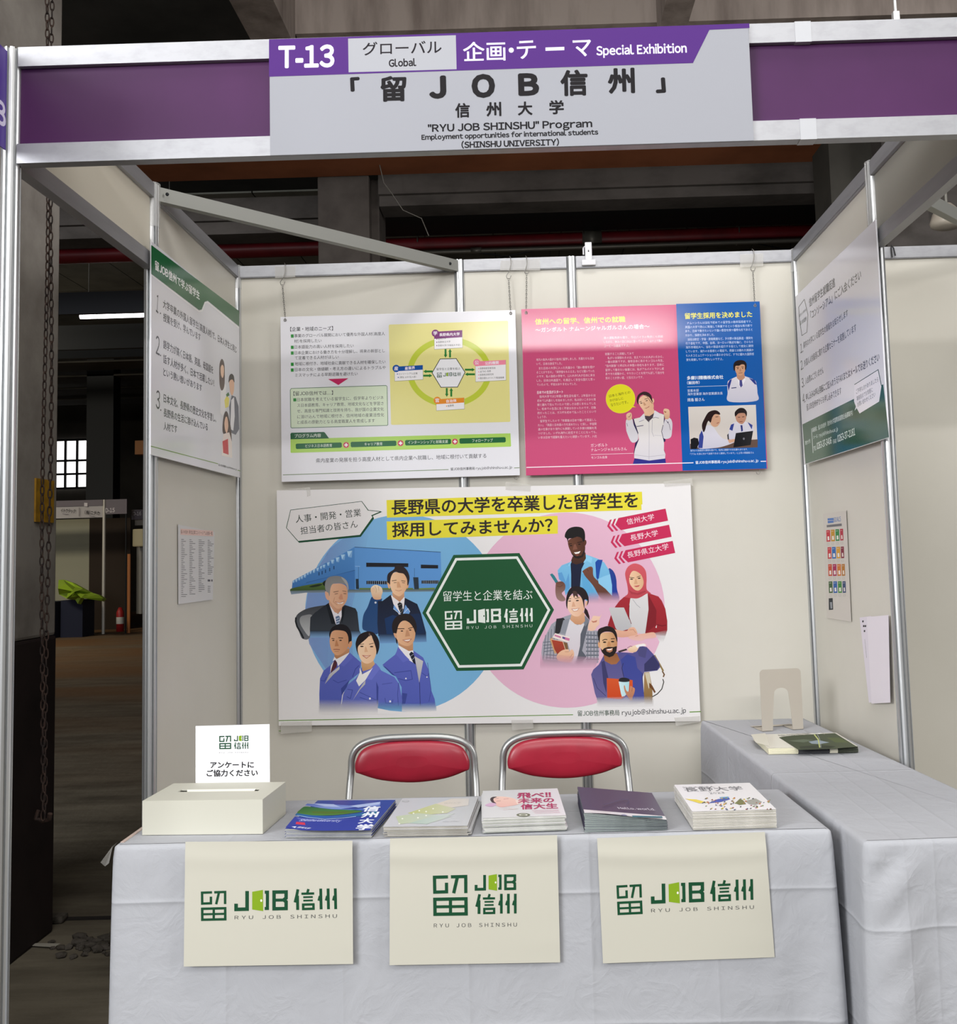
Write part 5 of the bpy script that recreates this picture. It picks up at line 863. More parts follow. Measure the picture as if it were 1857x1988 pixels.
# blue brochure with a lake
n_, t1 = 9, 0.0025; top = stack('lake_brochure', n_, (0.6305, -1.798), -0.075, 0.221, 0.297, t1, t1, M_EDGE, mat('blue_gloss_cover', '2c3f9c', 0.2, 0, 0.5), 'topmost blue brochure with a lake picture, next to the white box', 'brochure under the topmost blue lake brochure', 'blue lake brochures', seed=3)
p = Print('z', zt(n_, t1) + 0.0002, 1.0, 0.000012).view(540, 1400, 4.6425)
p.poly('3d53b4:8fa3d2', '262,744 300,748 500,752 700,765 926,735 915,770 700,775 500,800 240,760').poly('a9b8de', '300,742 500,750 560,775 420,770').poly('a9b8de', '640,765 920,728 912,752 720,780').poly('4a6ab8', '240,770 300,775 480,790 700,795 905,775 890,820 700,800 400,810 215,790')
p.poly('2f6a3a:4c7a32', '195,800 236,772 300,775 480,795 620,800 745,808 740,820 640,835 480,850 320,850 220,838 170,828', True).poly('4f6a26', '300,815 500,815 640,815 730,818 600,832 420,838 310,830').poly('1d6f8c:2a4fa6', '165,830 300,850 480,858 640,842 890,815 870,850 640,862 440,880 250,872 150,850').line('a8bfe6', 4, '170,850 280,870 420,885 560,876 700,860').poly('2f3c96', '150,860 400,892 860,860 830,985 400,990 200,985 66,958').poly('5a62b0', '160,870 420,895 640,885 400,905 200,895')
for t, x0, x1, y, h in (('信', 735, 900, 818, 48), ('州', 722, 885, 872, 50), ('大', 700, 850, 925, 46), ('学', 672, 838, 985, 52)): p.text(t, (x0 + 14, y), (x1, y - 4), h, 'e8ecf6', 0.035)
p.text('Shinshu University', (175, 908), (545, 915), 26, 'c9d2ee', 0.0, 2).poly('c8344e', '162,908 240,916 244,938 156,930').text('信州大学', (160, 962), (270, 975), 16, 'dfe4f4', 0.02, 2).poly('dfe4f4', '120,952 165,950 150,964')
parent_print(p, top)
# pale brochure with a soft rainbow triangle
n_, t1 = 8, 0.003; top = stack('pale_brochure', n_, (0.8807, -1.811), -0.04, 0.212, 0.30, t1, t1, mat('grey_page_edges', 'bdbab0', 0.8, 0, 0.2, noise=(900, '9c988e', 0.4, 0.6, (0.02, 0.02, 1))), mat('pale_grey_cover', 'c9c9cd', 0.3, 0, 0.4), 'topmost pale brochure with a faint rainbow triangle, between the blue and the pink-lettered stacks', 'brochure under the topmost pale rainbow brochure', 'pale rainbow brochures', shift=lambda i: (0.007 if i < 5 and i % 2 else 0.0, 0.0), seed=5)
p = Print('z', zt(n_, t1) + 0.0002, 1.0, 0.000012).view(540, 1400, 4.6425)
p.poly('d9c9b4>cfcbc6', '1180,830 1560,700 1720,700 1710,760').poly('b9bf7c>c6c8b0', '1165,830 1420,745 1600,790 1520,830 1260,850').poly('b8c2a4>bcc5c0', '1060,860 1260,830 1560,860 1400,910 1180,920 1090,930').poly('a9bdb2>c6ccc8', '1180,920 1420,850 1600,830 1340,930').ell('9a9ca0', 1148, 722, 32, 8).ell('c9c9cd', 1148, 722, 26, 5)
for x, y in ((1270, 808), (1332, 816), (1395, 790), (1218, 832), (1332, 852), (1482, 820), (1118, 880), (1258, 872), (1090, 926)): p.ell('e9eadf', x, y, 8, 6)
p.text('信州大学', (1490, 748), (1645, 744), 14, 'b8b4ac', 0.0, 2).text('SHINSHU UNIVERSITY', (1480, 912), (1630, 910), 9, 'b4b6b8', 0.0, 1)
parent_print(p, top)
# white brochure with pink lettering
n_, t1 = 11, 0.0034; top = stack('pink_lettered_brochure', n_, (1.1302, -1.805), 0.045, 0.209, 0.30, t1, t1, M_EDGE, M_COVW, 'topmost white brochure with big pink lettering and a sleeping face drawing', 'brochure under the topmost pink-lettered brochure', 'pink-lettered brochures', jit=0.0035, seed=8)
p = Print('z', zt(n_, t1) + 0.0002, 1.05, 0.000012).view(920, 1400, 4.6425)
p.poly('e6c4b8:dcb0a8', '160,690 230,680 330,690 400,720 400,750 300,770 230,775 180,740', True).poly('4a3c40', '145,705 165,685 205,684 175,700 180,725 200,742 165,735', True).poly('c9a8c4', '100,755 150,738 200,745 170,770 120,768', True).line('8a6a6a', 3, '190,700 220,696').line('8a6a6a', 3, '200,722 240,720').line('c08a8a', 4, '265,704 310,700').poly('e3cfc6', '370,715 430,705 440,740 390,750').line('d2c2be', 3, '230,790 300,780 370,800').line('d2c2be', 3, '260,800 400,790')
for t, a, b, h in (('飛べ!!', (386, 696), (695, 688), 48), ('未来の', (392, 742), (722, 734), 46), ('信大生', (420, 798), (758, 788), 50)): p.text(t, a, b, h, 'a83a62', 0.03)
p.ell('6e7260', 443, 846, 62, 16).ell('d9d8d0', 443, 846, 40, 8).ell('6e7260', 443, 846, 26, 5)
for y in (806, 818, 830): p.line('c99aa8', 2.5, [(520 + (y - 806), y), (760 + (y - 806) * .6, y - 6)])
parent_print(p, top)
# navy brochure, thick at the spine
n_ = 18; tl, tr = 0.0026, 0.00135; top = stack('navy_brochure', n_, (1.3849, -1.812), 0.012, 0.207, 0.288, tl, tr, mat('greenish_page_edges', 'b4bfbb', 0.8, 0, 0.2, noise=(900, '98a39f', 0.4, 0.6, (0.02, 0.02, 1))), mat('navy_gloss_cover', '3e3552', 0.3, 0, 0.25), 'topmost dark navy brochure with white greeting text and a white foot band', 'brochure under the topmost navy brochure', 'navy brochures', jit=0.0012, seed=4)
def navy_art(top):
    o = top; MBp = lambda u, v: Vector((u * 0.207, v * 0.288, tl + (tr - tl) * u + 0.0004))
    mb = MB().grid(16, 3, lambda u, v: MBp(u, -0.004 + v * 0.12) + Vector((0, -0.0015, 0.0022 * math.sin(math.pi * min(1, u * 1.6)) * (1 - v)))); b_ = mb.build('foot_band', M_COVW); b_.parent = o
navy_art(top)
p = Print('z', 0.7022 + n_ * (tl + tr) / 2 + 0.004, 1.0, fn=lambda q: ((1.488 - q.x) / 0.207) * n_ * (tl - tr)).view(920, 1400, 4.6425)
p.text('Hello, world.', (1310, 800), (1640, 775), 22, 'd6d2de', 0.004, 2).ell('7a7a98', 1352, 850, 26, 6).poly('3f6a78', '1420,845 1690,822 1700,835 1430,860').text('信州大学', (1575, 872), (1670, 860), 14, '5a5a66', 0.01, 2).poly('3a3a48', '1530,885 1560,872 1556,880').line('54506e', 4, '1160,775 1240,745 1340,700 1390,700 1395,720 1370,750')
parent_print(p, top)
# white brochure of the other university
n_, t1 = 15, 0.003; top = stack('illustrated_brochure', n_, (1.6545, -1.8205), 0.012, 0.209, 0.297, t1, t1, mat('warm_page_edges', 'd6d3c8', 0.8, 0, 0.2, noise=(900, 'b5b2a6', 0.4, 0.6, (0.02, 0.02, 1))), M_COVW, 'topmost white brochure with a colourful campus drawing at the right end of the table', 'brochure under the topmost campus drawing brochure', 'campus drawing brochures', jit=0.0008, seed=6)
p = Print('z', zt(n_, t1) + 0.0002, 1.05, 0.000012).view(1280, 1280, 3.2184)
p.text('長野大学', (162, 828), (528, 818), 26, '6f6f72', 0.0).text('公立大学法人', (145, 806), (345, 802), 10, '86868a', 0.0, 1).text('2023', (315, 842), (410, 838), 11, '7f7f84', 0.006, 1)
p.poly('d9c552', '158,872 230,876 300,896 250,900').poly('4a5aa8', '300,900 360,875 430,862 440,875 380,892').poly('6a9ac0', '372,862 432,858 430,866 380,868').poly('74764e', '470,900 500,872 520,880 540,905 500,910').poly('9a9a92', '530,885 600,870 640,892 600,910 560,905')
rr = random.Random(2)
for i in range(90):
    x = rr.uniform(230, 690); y = rr.uniform(862, 938); 
    if x < 230 + (y - 862) * .9: continue
    p.poly(rr.choice(('8a4a44', 'b8754a', '55607a', '3c3c40', '7a8a4a', 'c8b24a', 'a86a78', '6a5a4a')), [(x, y), (x + rr.uniform(4, 12), y - rr.uniform(1, 5)), (x + rr.uniform(4, 14), y + rr.uniform(2, 7)), (x - 2, y + rr.uniform(2, 6))])
parent_print(p, top)
# landscape brochures on the side table
zone = mat('zoned_page_edges', 'e0dcc0', 0.7); nt = zone.node_tree; tc = nt.nodes.new('ShaderNodeTexCoord'); sp = nt.nodes.new('ShaderNodeSeparateXYZ'); rp = nt.nodes.new('ShaderNodeValToRGB'); rp.color_ramp.interpolation = 'CONSTANT'
nt.links.new(tc.outputs['Object'], sp.inputs[0]); mm = _math(nt, 'DIVIDE', sp.outputs[0], 0.30); nt.links.new(mm, rp.inputs[0]); nt.links.new(rp.outputs[0], nt.nodes['Principled BSDF'].inputs['Base Color'])
e = rp.color_ramp.elements; e[0].position = 0; e[0].color = hexc('e3dfc4'); e[1].position = 0.33; e[1].color = hexc('33353c')
for ps_, c_ in ((0.68, 'e6e2d0'), (0.77, '2c3326')): q = e.new(ps_); q.color = hexc(c_)
n_, t1 = 6, 0.0034; top = stack('landscape_brochure', n_, (2.0537, -0.903), -0.02, 0.30, 0.262, t1, t1, zone, mat('cream_gloss_cover', 'dad8cc', 0.12, 0, 0.6), 'topmost brochure with a dark green landscape cover on the side table', 'brochure under the topmost green landscape brochure', 'green landscape brochures on the side table', jit=0.001, seed=9)
p = Print('z', zt(n_, t1) + 0.0002, 1.0, 0.000012).view(1280, 1280, 3.2184)
p.poly('3c4632>4d5540', '745,488 840,475 1095,462 1235,548 1060,560 866,566').poly('5e6a56', '800,510 900,500 960,505 900,520').poly('8a98a2', '930,515 990,505 1060,520 1000,530 950,528').poly('55603c', '1040,490 1120,490 1180,520 1100,520').poly('2d3526', '870,545 1000,535 1100,545 1060,558 880,560').line('b9c27a', 7, '965,470 990,500 1000,552').line('9aa0a2', 3, '985,470 1000,500 1008,552')
p.text('信州大学', (760, 484), (960, 470), 14, '8d8d88', 0.0, 1).line('9a9a8e', 2, '1000,445 1030,470').poly('cfcdbf', '570,470 660,462 690,545 600,520')
parent_print(p, top)
# bookend
M_BEIGE = mat('beige_metal', 'b3aca0', 0.45, 0, 0.4)
be = thing('bookend', 'beige metal bookend with an arched cut-out standing on the side table', 'bookend', (2.213, -0.45, 0.7015)); be.rotation_euler = (0, 0, 0.17)
ou = [(-0.083, 0), (-0.083, 0.215)] + [(-0.083 + 0.016 - 0.016 * math.cos(a), 0.215 + 0.016 * math.sin(a)) for a in np.linspace(0.3, 1.57, 5)] + [(0.067 + 0.016 * math.sin(a), 0.215 + 0.016 * math.cos(a)) for a in np.linspace(0, 1.57, 5)] + [(0.083, 0)]
ih = [(0.040, 0), (0.036, 0.07), (0.030, 0.13)] + [(0.028 * math.cos(a), 0.142 + 0.018 * math.sin(a)) for a in np.linspace(0.2, 2.94, 9)] + [(-0.030, 0.13), (-0.036, 0.07), (-0.040, 0)]
pl = ou + ih; tri = tessellate_polygon([[Vector((x, z, 0)) for x, z in pl]]); k = len(pl)
mb = MB().add([(x, 0, z) for x, z in pl] + [(x, 0.0015, z) for x, z in pl], list(tri) + [tuple(i + k for i in t) for t in tri] + [(i, (i + 1) % k, k + (i + 1) % k, k + i) for i in range(k)]); o = mb.build('upright_plate', M_BEIGE); o.parent = be
o = MB().box((-0.083, 0, 0), (-0.040, 0.10, 0.0014)).box((0.040, 0, 0), (0.083, 0.10, 0.0014)).box((-0.083, 0.09, 0), (0.083, 0.12, 0.0014)).build('foot_plate', M_BEIGE); o.parent = be
# ---------------------------------------------------------------- papers on the side walls
def wall_paper(name, label, cat, axis, v, pts, m, art=None, lift=0.0):
    n = {'x': Vector((1, 0, 0)), 'X': Vector((-1, 0, 0))}[axis]; q = [px(x, y, 'x', v) for x, y in pts]
    o = thing(name, label, cat, tuple(q[-1])); d = [a - n * 0.0006 for a in q]
    f = lambda u, w_: q[3] * (1 - u) * (1 - w_) + q[2] * u * (1 - w_) + q[1] * u * w_ + q[0] * (1 - u) * w_ + n * lift * (u * (1 - w_)) 
    MB().grid(6, 8, f).grid(6, 8, lambda u, w_: f(u, w_) - n * 0.0006).build('paper', m, o)
    if art: p = Print(axis, v, 1.1, 0.000012); art(p); p.build(o, paper=True)
    return o
M_LIST = mat('grey_white_paper', 'd3d2d2', 0.6)
def list_art(p):
    p.view(330, 1000, 10.463); r = random.Random(1)
    p.poly('d9bcb4', '210,275 870,318 878,432 210,400').text('留JOB信州', (218, 372), (360, 382), 75, '5a3a36', 0.0, 1).text('参加企業コンソーシアム会員一覧', (380, 384), (860, 412), 80, '5a3a36', 0.0, 1)
    for cx, n, y0, dy, sk in ((225, 31, 494, 38.6, -1), (392, 30, 500, 38.0, -1), (578, 29, 506, 37.2, -2), (762, 20, 514, 36, -3)):
        for i in range(n):
            w_ = r.choice((40, 55, 60, 70, 95, 120)); y = y0 + i * dy; p.poly('7c7c7e', [(cx, y - 7), (cx + w_, y - 5), (cx + w_, y + 7), (cx, y + 6)])
    for x0, x1, y in ((762, 815, 1330), (835, 862, 1330)): p.poly('5c5c60', [(x0, y - 22), (x1, y - 20), (x1, y + 20), (x0, y + 18)])
    for i in range(4): p.poly('7c7c7e', [(762, 1440 + i * 38), (762 + r.choice((50, 90, 60)), 1442 + i * 38), (820, 1454 + i * 38), (762, 1454 + i * 38)])
wall_paper('member_list', 'pinned paper list in four narrow columns below the left wall board', 'paper sheet', 'x', 0.0065, [(345.5, 1018), (416.5, 1033), (413, 1164), (346, 1173)], M_LIST, list_art)
def goal_art(p):
    p.view(1580, 980, 4.97)
    p.poly('4f74b0', '128,132 186,126 188,148 130,150').poly('4f74b0', '130,156 186,152 188,172 132,178').text('GOALS', (190, 168), (258, 158), 46, '3f6fae', 0.0, 2).poly('6a6a6e', '120,196 265,180 266,204 122,218')
    cl = (('b8323e', 'b8882e', '2f7f42', 'a82c40'), ('b83a42', '2a62a8', 'c8922e', '7c2438'), ('b8482e', '9c1f50', 'c2702e', 'a8702c'), ('3a5a34', '2a5a9c', '3a7f3a', '33456c'))
    for r_, (ya, h, x0, dx) in enumerate(((245, 112, 116, 44), (410, 112, 128, 42.5), (574, 114, 134, 43.5), (740, 112, 139, 44.5))):
        for i in range(4):
            x = x0 + i * dx; y = ya - i * (4 if r_ == 0 else 2 if r_ == 1 else 0.5); w_ = 36 if i < 3 else 30
            p.poly(cl[r_][i], [(x, y), (x + w_, y - 2), (x + w_ + 4, y + h - 2), (x + 4, y + h)]); p.poly('dcd6d0', [(x + 12, y + h * .55), (x + w_ - 8, y + h * .52), (x + w_ - 4, y + h * .85), (x + 14, y + h * .88)]); p.line('d0c8c4', 3, [(x + 5, y + 16), (x + w_ * .7, y + 14)])
            p.line('a8a49e', 2, [(x + 10, y + h + 14), (x + 28, y + h + 13), (x + 28, y + h + 32), (x + 10, y + h + 33)], True)
    p.poly('23282f', '140,902 178,900 183,1012 142,1015').poly('8a8e94', '152,940 172,938 175,1000 158,1002')
wall_paper('goals_sheet', 'paper sheet with rows of small coloured tiles on the right wall', 'paper sheet', 'X', 2.4685, [(1597, 998), (1642, 991), (1652, 1207), (1604, 1200)], mat('warm_white_paper', 'cbc6be', 0.6), goal_art)
def form_art(p):
    p.view(1520, 900, 3.3145)
    for a in ((508, 1010), (513, 1040), (524, 1040), (518, 1072)): p.poly('2c2c30', [(a[0], a[1]), (a[0] + 9, a[1] - 1), (a[0] + 9, a[1] + 11), (a[0], a[1] + 12)])
    p.line('8a8a8e', 1.5, '524,1130 536,1250')
wall_paper('rear_form', 'white form partly covered by another sheet, low on the right wall', 'paper sheet', 'X', 2.4640, [(1668, 1199), (1690, 1196), (1700, 1364), (1686, 1364)], mat('white_form_paper', 'dcd6e0', 0.6), form_art)
wall_paper('front_form', 'long blank white sheet hanging over a form low on the right wall', 'paper sheet', 'X', 2.4600, [(1682, 1198), (1724, 1194), (1731, 1364), (1691, 1366)], mat('white_form_paper_front', 'e4dee6', 0.6), None, 0.006)
# ---------------------------------------------------------------- hooks and chains that carry the boards
def torus_link(mb, c, ax, L, W, r, rot):
    pts = []
    for k in range(12):
        a = 2 * math.pi * k / 12; pts.append(Vector((W / 2 * math.cos(a) * math.cos(rot), W / 2 * math.cos(a) * math.sin(rot), L / 2 * math.sin(a))) + Vector(c))
    mb.tube(pts, r, 6, True)
M_WIRE = mat('zinc_wire', '8b8984', 0.35, 0.8)
def hanger(label, hook, mid, hole):
    """hook over the rail, S shape down to mid, chain on to the hole"""
    Y = -0.030; a = px(*hook, 'y', Y); b = px(*mid, 'y', Y); c = px(*hole, 'y', YB - 0.004)
    a.z = TOP + 0.004; o = thing('hanging_chain', label, 'chain', tuple(c), 'chains carrying the two hanging boards')
    h = [(a.x, 0.0, TOP + 0.003), (a.x, -0.02, TOP + 0.0065), (a.x + 0.004, -0.028, TOP - 0.002)]
    s_ = [(a.x + 0.006, Y, TOP - 0.03), (a.x - 0.002, Y, TOP - 0.06), (b.x - 0.010, Y, b.z + 0.012), (b.x - 0.006, Y, b.z), (b.x + 0.006, Y, b.z), (b.x + 0.011, Y, b.z + 0.014)]
    MB().tube(h + s_, 0.0017, 8).build('s_hook', M_WIRE, o)
    mb = MB(); n = max(6, int((b.z - c.z) / 0.0085))
    for i in range(n):
        t = (i + 0.5) / n; torus_link(mb, b * (1 - t) + Vector((c.x, Y - 0.003, c.z)) * t + Vector((0, 0, 0)), None, 0.0125, 0.006, 0.0011, (i % 2) * 1.4 + 0.2)
    mb.build('links', M_WIRE, o)
    MB().lathe([(0.0035, 0.0), (0.0065, 0.0), (0.0065, -0.0012), (0.0035, -0.0012), (0.0035, 0.0)], (c.x, YB - 0.0006, c.z), 16, 'y').tube([(c.x, Y - 0.003, c.z + 0.018), (c.x, YB - 0.004, c.z + 0.004), (c.x, YB - 0.001, c.z - 0.002)], 0.001, 6).build('eyelet', M_WIRE, o)
hanger('hook and chain at the left corner of the white board', (551, 512), (548, 553), (553, 621))
hanger('hook and chain at the right corner of the white board', (989, 500), (987, 541), (991, 608))
hanger('hook and chain at the left corner of the pink board', (1020, 499), (1022, 531), (1021, 607))
hanger('hook and chain at the right corner of the blue half', (1461, 490), (1461, 526), (1465.5, 593))
for (x, y), lb_ in (((1001, 928), 'small wire hook under the lower right corner of the white board'), ((1471, 918), 'small wire hook under the lower right corner of the blue half')):
    c = px(x, y, 'y', -0.034); tag(MB().tube([(c.x + 0.006, -0.034, c.z + 0.014), (c.x + 0.009, -0.034, c.z + 0.002), (c.x + 0.003, -0.034, c.z - 0.007), (c.x - 0.005, -0.034, c.z - 0.004), (c.x - 0.008, -0.034, c.z + 0.004)], 0.0012, 6).build('wire_hook', M_WIRE), lb_, 'hook', 'small wire hooks under the boards')
# white clip on the rail
ck = thing('wall_clip', 'white plastic clip standing on the back wall rail', 'clip', (1.565, -0.024, 2.66)); MW = mat('white_plastic', 'd4d4d8', 0.4)
MB().bbox((1.531, -0.033, 2.6535), (1.592, -0.0195, 2.678), 0.003).build('jaw', MW, ck)
bk = MB().bbox((1.547, -0.030, 2.678), (1.577, -0.022, 2.757), 0.003).build('back_plate', MW, ck)
MB().box((1.556, -0.0308, 2.664), (1.570, -0.0300, 2.692)).build('paper_label', mat('clip_label', 'f0f0f2', 0.5), ck)
MB().lathe([(0, -0.0004), (0.003, -0.0004), (0.003, 0.0004), (0, 0.0004)], (1.562, -0.0302, 2.716), 12, 'y').box((1.5610, -0.0306, 2.716), (1.563, -0.0300, 2.723)).build('keyhole', M_BLACK, bk)
MB().bbox((1.537, -0.018, 2.704), (1.544, -0.010, 2.735), 0.002).tube([(1.5405, -0.014, 2.735), (1.552, -0.02, 2.745)], 0.003).build('lever', MW, ck)
# clear bag straps around the post tops
M_FILM = mat('clear_film', 'e8e8e6', 0.15, 0, 0.6, alpha=0.28)
def wrap(par, x, y, z0, z1, r=0.026):
    w_ = MB().prism([(r * math.cos(a) * (1 + 0.06 * math.sin(5 * a)), r * math.sin(a)) for a in np.linspace(0, 6.283, 20, endpoint=False)], (x, y, z0), (x + 0.002, y, z1), True).build('film_wrap', M_FILM, par); w_['label'] = 'clear film'
for o_ in [o for o in bpy.data.objects if o.name.startswith('aluminium_post')]:
    c_ = sum((Vector(b_) for b_ in o_.bound_box), Vector()) / 8
    for x_, y_, z_ in ((0, D1, 2.55), (2.475, D1, 2.48), (0, 0, 2.6), (2.475, 0, 2.6)):
        if abs(c_.x - x_) < .02 and abs(c_.y - y_) < .02: wrap(o_, x_, y_, z_, 2.704)
c = px(1733, 492, 'y', -0.03); tag(MB().tube([(c.x - 0.004, -0.028, 2.648), (c.x - 0.006, -0.026, 2.69), (c.x - 0.002, -0.018, 2.704), (c.x + 0.005, -0.026, 2.69), (c.x + 0.010, -0.028, 2.655)], 0.003, 8).build('cable_hook', M_BLACK), 'small black hook over the neighbouring back wall rail', 'hook')
tag(MB().tube([(2.22, YF, 2.703), (2.22, YF, 2.83)], 0.004, 8).bbox((2.212, YF - 0.008, 2.7), (2.228, YF + 0.008, 2.726), 0.002).bbox((2.210, YF - 0.010, 2.79), (2.230, YF + 0.010, 2.81), 0.002).tube([(2.22, YF, 2.83), (2.22, YF + 0.02, 4.5)], 0.002, 6).build('suspension_rod', mat('bright_rod', 'd2d2d0', 0.3, 0.6)), 'bright suspension rod rising from the right half of the fascia', 'rod')
# ---------------------------------------------------------------- hall things around and behind the booth
# rusty hoist chain in two strands beside the column
mb = MB()
for s in (0, 1):
    z = 0.585 + s * 0.018; i = s
    while z < 4.6:
        sway = 0.006 * math.sin(z * 3 + s * 2); cx = -0.364 - 0.008 * (z - 2) * 0.5 + (s - 0.5) * 0.011 + sway
        torus_link(mb, (cx, -1.0 + (s - 0.5) * 0.012, z), None, 0.036, 0.0125, 0.0023, (i % 2) * 1.45 + s * 0.4 + 0.3 * math.sin(z * 2)); z += 0.0298; i += 1
hc = thing('hoist_chain', 'rusty loop of hoist chain hanging beside the concrete column', 'chain', (-0.36, -1.0, 0.57))
mb.build('links', M_RUST, hc)
MB().tube([(-0.375, -1.0, 0.60), (-0.385, -1.0, 0.575), (-0.362, -0.99, 0.562), (-0.34, -1.0, 0.572), (-0.335, -1.005, 0.59)], 0.008, 8).build('hook', M_RUST, hc)
# yellow plate on the column
c0 = px(71, 928, 'x', -0.603); c1 = px(105, 1015, 'x', -0.603)
tag(MB().box((-0.611, min(c0.y, c1.y), c1.z), (-0.604, max(c0.y, c1.y), c0.z)).build('warning_plate', mat('yellow_plate', 'b98a1c', 0.6, noise=(20, '8f6a14', 0.4, 0.7))), 'yellow plate fixed to the concrete column behind the chain', 'plate')
# red fire main with grey conduit
pp = thing('fire_main', 'dark red fire main running across behind the booths', 'pipe', (2, 5, 4.32))
MB().tube([(-9, 5, 4.29), (12, 5, 4.345)], 0.07, 18).build('pipe', M_RED, pp)
for x in (1.93, -4.6): 
    q = 4.318 + x * 0.0026; MB().lathe([(0.075, -0.09), (0.083, -0.09), (0.083, -0.03), (0.09, -0.025), (0.09, 0.025), (0.083, 0.03), (0.083, 0.09), (0.075, 0.09)], (x, 5, q), 20, 'x').build('coupling', M_GALV, pp)
for x in (-2.2, 0.3, 1.85, 3.3): MB().tube([(x, 5, 4.36), (x, 5, 6.2)], 0.008, 6).tube([(x, 4.925, 4.32), (x, 4.925, 4.40), (x, 5.075, 4.40), (x, 5.075, 4.24), (x, 4.925, 4.24)], 0.007, 6).build('hanger', M_GALV, pp)
cc = thing('conduit', 'thin grey conduit running under the red fire main', 'pipe', (2, 4.85, 4.2))
MB().tube([(0.2, 4.85, 4.195), (12, 4.85, 4.225)], 0.022, 10).build('pipe', M_GALV, cc)
for x in (0.85, 4.2): MB().lathe([(0.022, -0.05), (0.028, -0.05), (0.028, 0.05), (0.022, 0.05)], (x, 4.85, 4.198 + x * .0025), 14, 'x').build('coupling', M_GALV, cc)
tag(MB().box((-9, 5.6, 3.9), (12, 5.65, 4.12)).build('cable_tray', mat('navy_tray', '10131b', 0.7)), 'dark cable tray below the fire main', 'cable tray')
# thin bracing rods and a hanging wire above the back wall
for a, b, lb_ in (((-0.1, 7.3, 5.05), (1.6, 7.3, 4.77), 'thin bracing rod sloping down to the right above the pipe'), ((0.6, 7.35, 4.77), (2.4, 7.35, 5.12), 'thin bracing rod sloping up to the right above the pipe'), ((3.2, 7.3, 5.12), (4.4, 7.3, 4.82), 'thin bracing rod near the right header'), ((4.2, 7.35, 4.80), (5.8, 7.35, 5.12), 'thin bracing rod rising behind the right header')):
    tag(MB().tube([(a[0], a[1], 5.6), a, b, (b[0], b[1], 5.6)], 0.011, 6).build('bracing_rod', M_BLACK), lb_, 'rod', 'bracing rods above the fire main')
w0, w1, w2 = px(745, 355, 'y', 2.9), px(782, 408, 'y', 2.9), px(832, 458, 'y', 2.9)
tag(MB().tube([(w0.x - .03, 2.9, 4.282), w0, px(760, 375, 'y', 2.9), w1, px(818, 424, 'y', 2.9), w2], 0.004, 6).build('loose_wire', M_GALV), 'loose wire dangling beside the grey pillar behind the booth', 'wire')
iv = thing('insulator_row', 'row of small dark insulators hanging above the pipe', 'insulators', (0.4, 5.6, 4.55))
for i in range(7):
    q = px(768 + i * 8.5, 437 - i * .3, 'y', 5.6); MB().lathe([(0.0, -0.045), (0.010, -0.03), (0.016, 0), (0.012, 0.045), (0, 0.05)], tuple(q), 8).build('insulator', M_BLACK, iv)
q0, q1 = px(762, 430, 'y', 5.6), px(832, 427, 'y', 5.6); MB().bar(q0, q1, 0.03, 0.04).tube([q0, (q0.x, q0.y, 6.4)], 0.01, 6).tube([q1, (q1.x, q1.y, 6.4)], 0.01, 6).build('rail', M_BLACK, iv)
# pier with junction box seen through the neighbouring booth
struct(MB().box((3.75, 2.4, 0), (8.0, 3.0, 4.28)).build('trim_11', M_BEAM))
struct(MB().box((3.45, 2.6, 0), (3.75, 3.0, 4.28)).build('trim_12', M_CEIL))
lp = thing('hall_lamp', 'round hall lamp shade hanging beyond the neighbouring booth brace', 'lamp', (3.98, 1.9, 3.35))
c = px(1838, 432, 'y', 1.9); MB().lathe([(0.03, 0.12), (0.05, 0.10), (0.085, 0.06), (0.105, 0.0), (0.100, -0.02), (0.07, -0.035), (0.0, -0.04)], tuple(c), 24).build('shade', mat('frosted_shade', 'b0a89a', 0.35), lp)
MB().tube([c + Vector((0, 0, 0.12)), c + Vector((0, 0, 0.3))], 0.012, 8).build('stem', M_GALV, lp)
pts = [px(1857, 328, 'y', 2.36), px(1835, 325, 'y', 2.36), px(1822, 335, 'y', 2.36), px(1819, 350, 'y', 2.36), px(1820, 420, 'y', 2.36)]
tag(MB().tube([px(1900, 326, 'y', 2.36)] + pts, 0.011, 8).build('bent_conduit', M_GALV), 'bent conduit on the dark pier beyond the neighbouring booth', 'pipe')
c = px(1733, 434, 'y', 2.3); ld = thing('loudspeaker', 'round dark fitting on a short arm beside the right header', 'fitting', tuple(c))
MB().lathe([(0.0, -0.03), (0.05, -0.04), (0.055, -0.02), (0.04, 0.06), (0, 0.07)], tuple(c), 20, 'y').build('horn', mat('grey_horn', '3c3834', 0.6), ld); MB().tube([c + Vector((-.02, .03, -.05)), c + Vector((-.09, .06, -.14))], 0.014, 8).build('arm', M_GALV, ld)
# fluorescent fitting in the rear hall
ft = thing('fluorescent_fitting', 'lit fluorescent tube fitting in the dark hall at left', 'lamp', (-3.6, 8.0, 4.5))
MB().tube([(-4.2, 8, 4.46), (-3.0, 8, 4.46)], 0.03, 12).build('tube', mat('lit_tube', 'ffffff', 0.5, emit=(1.0, 0.93, 0.97, 9)), ft)
MB().bbox((-4.25, 7.95, 4.52), (-2.95, 8.05, 4.58), 0.004).build('housing', M_GALV, ft)
for x in (-4.1, -3.1): MB().tube([(x, 8, 4.58), (x, 8, 6.4)], 0.006, 6).build('hanger', M_GALV, ft)
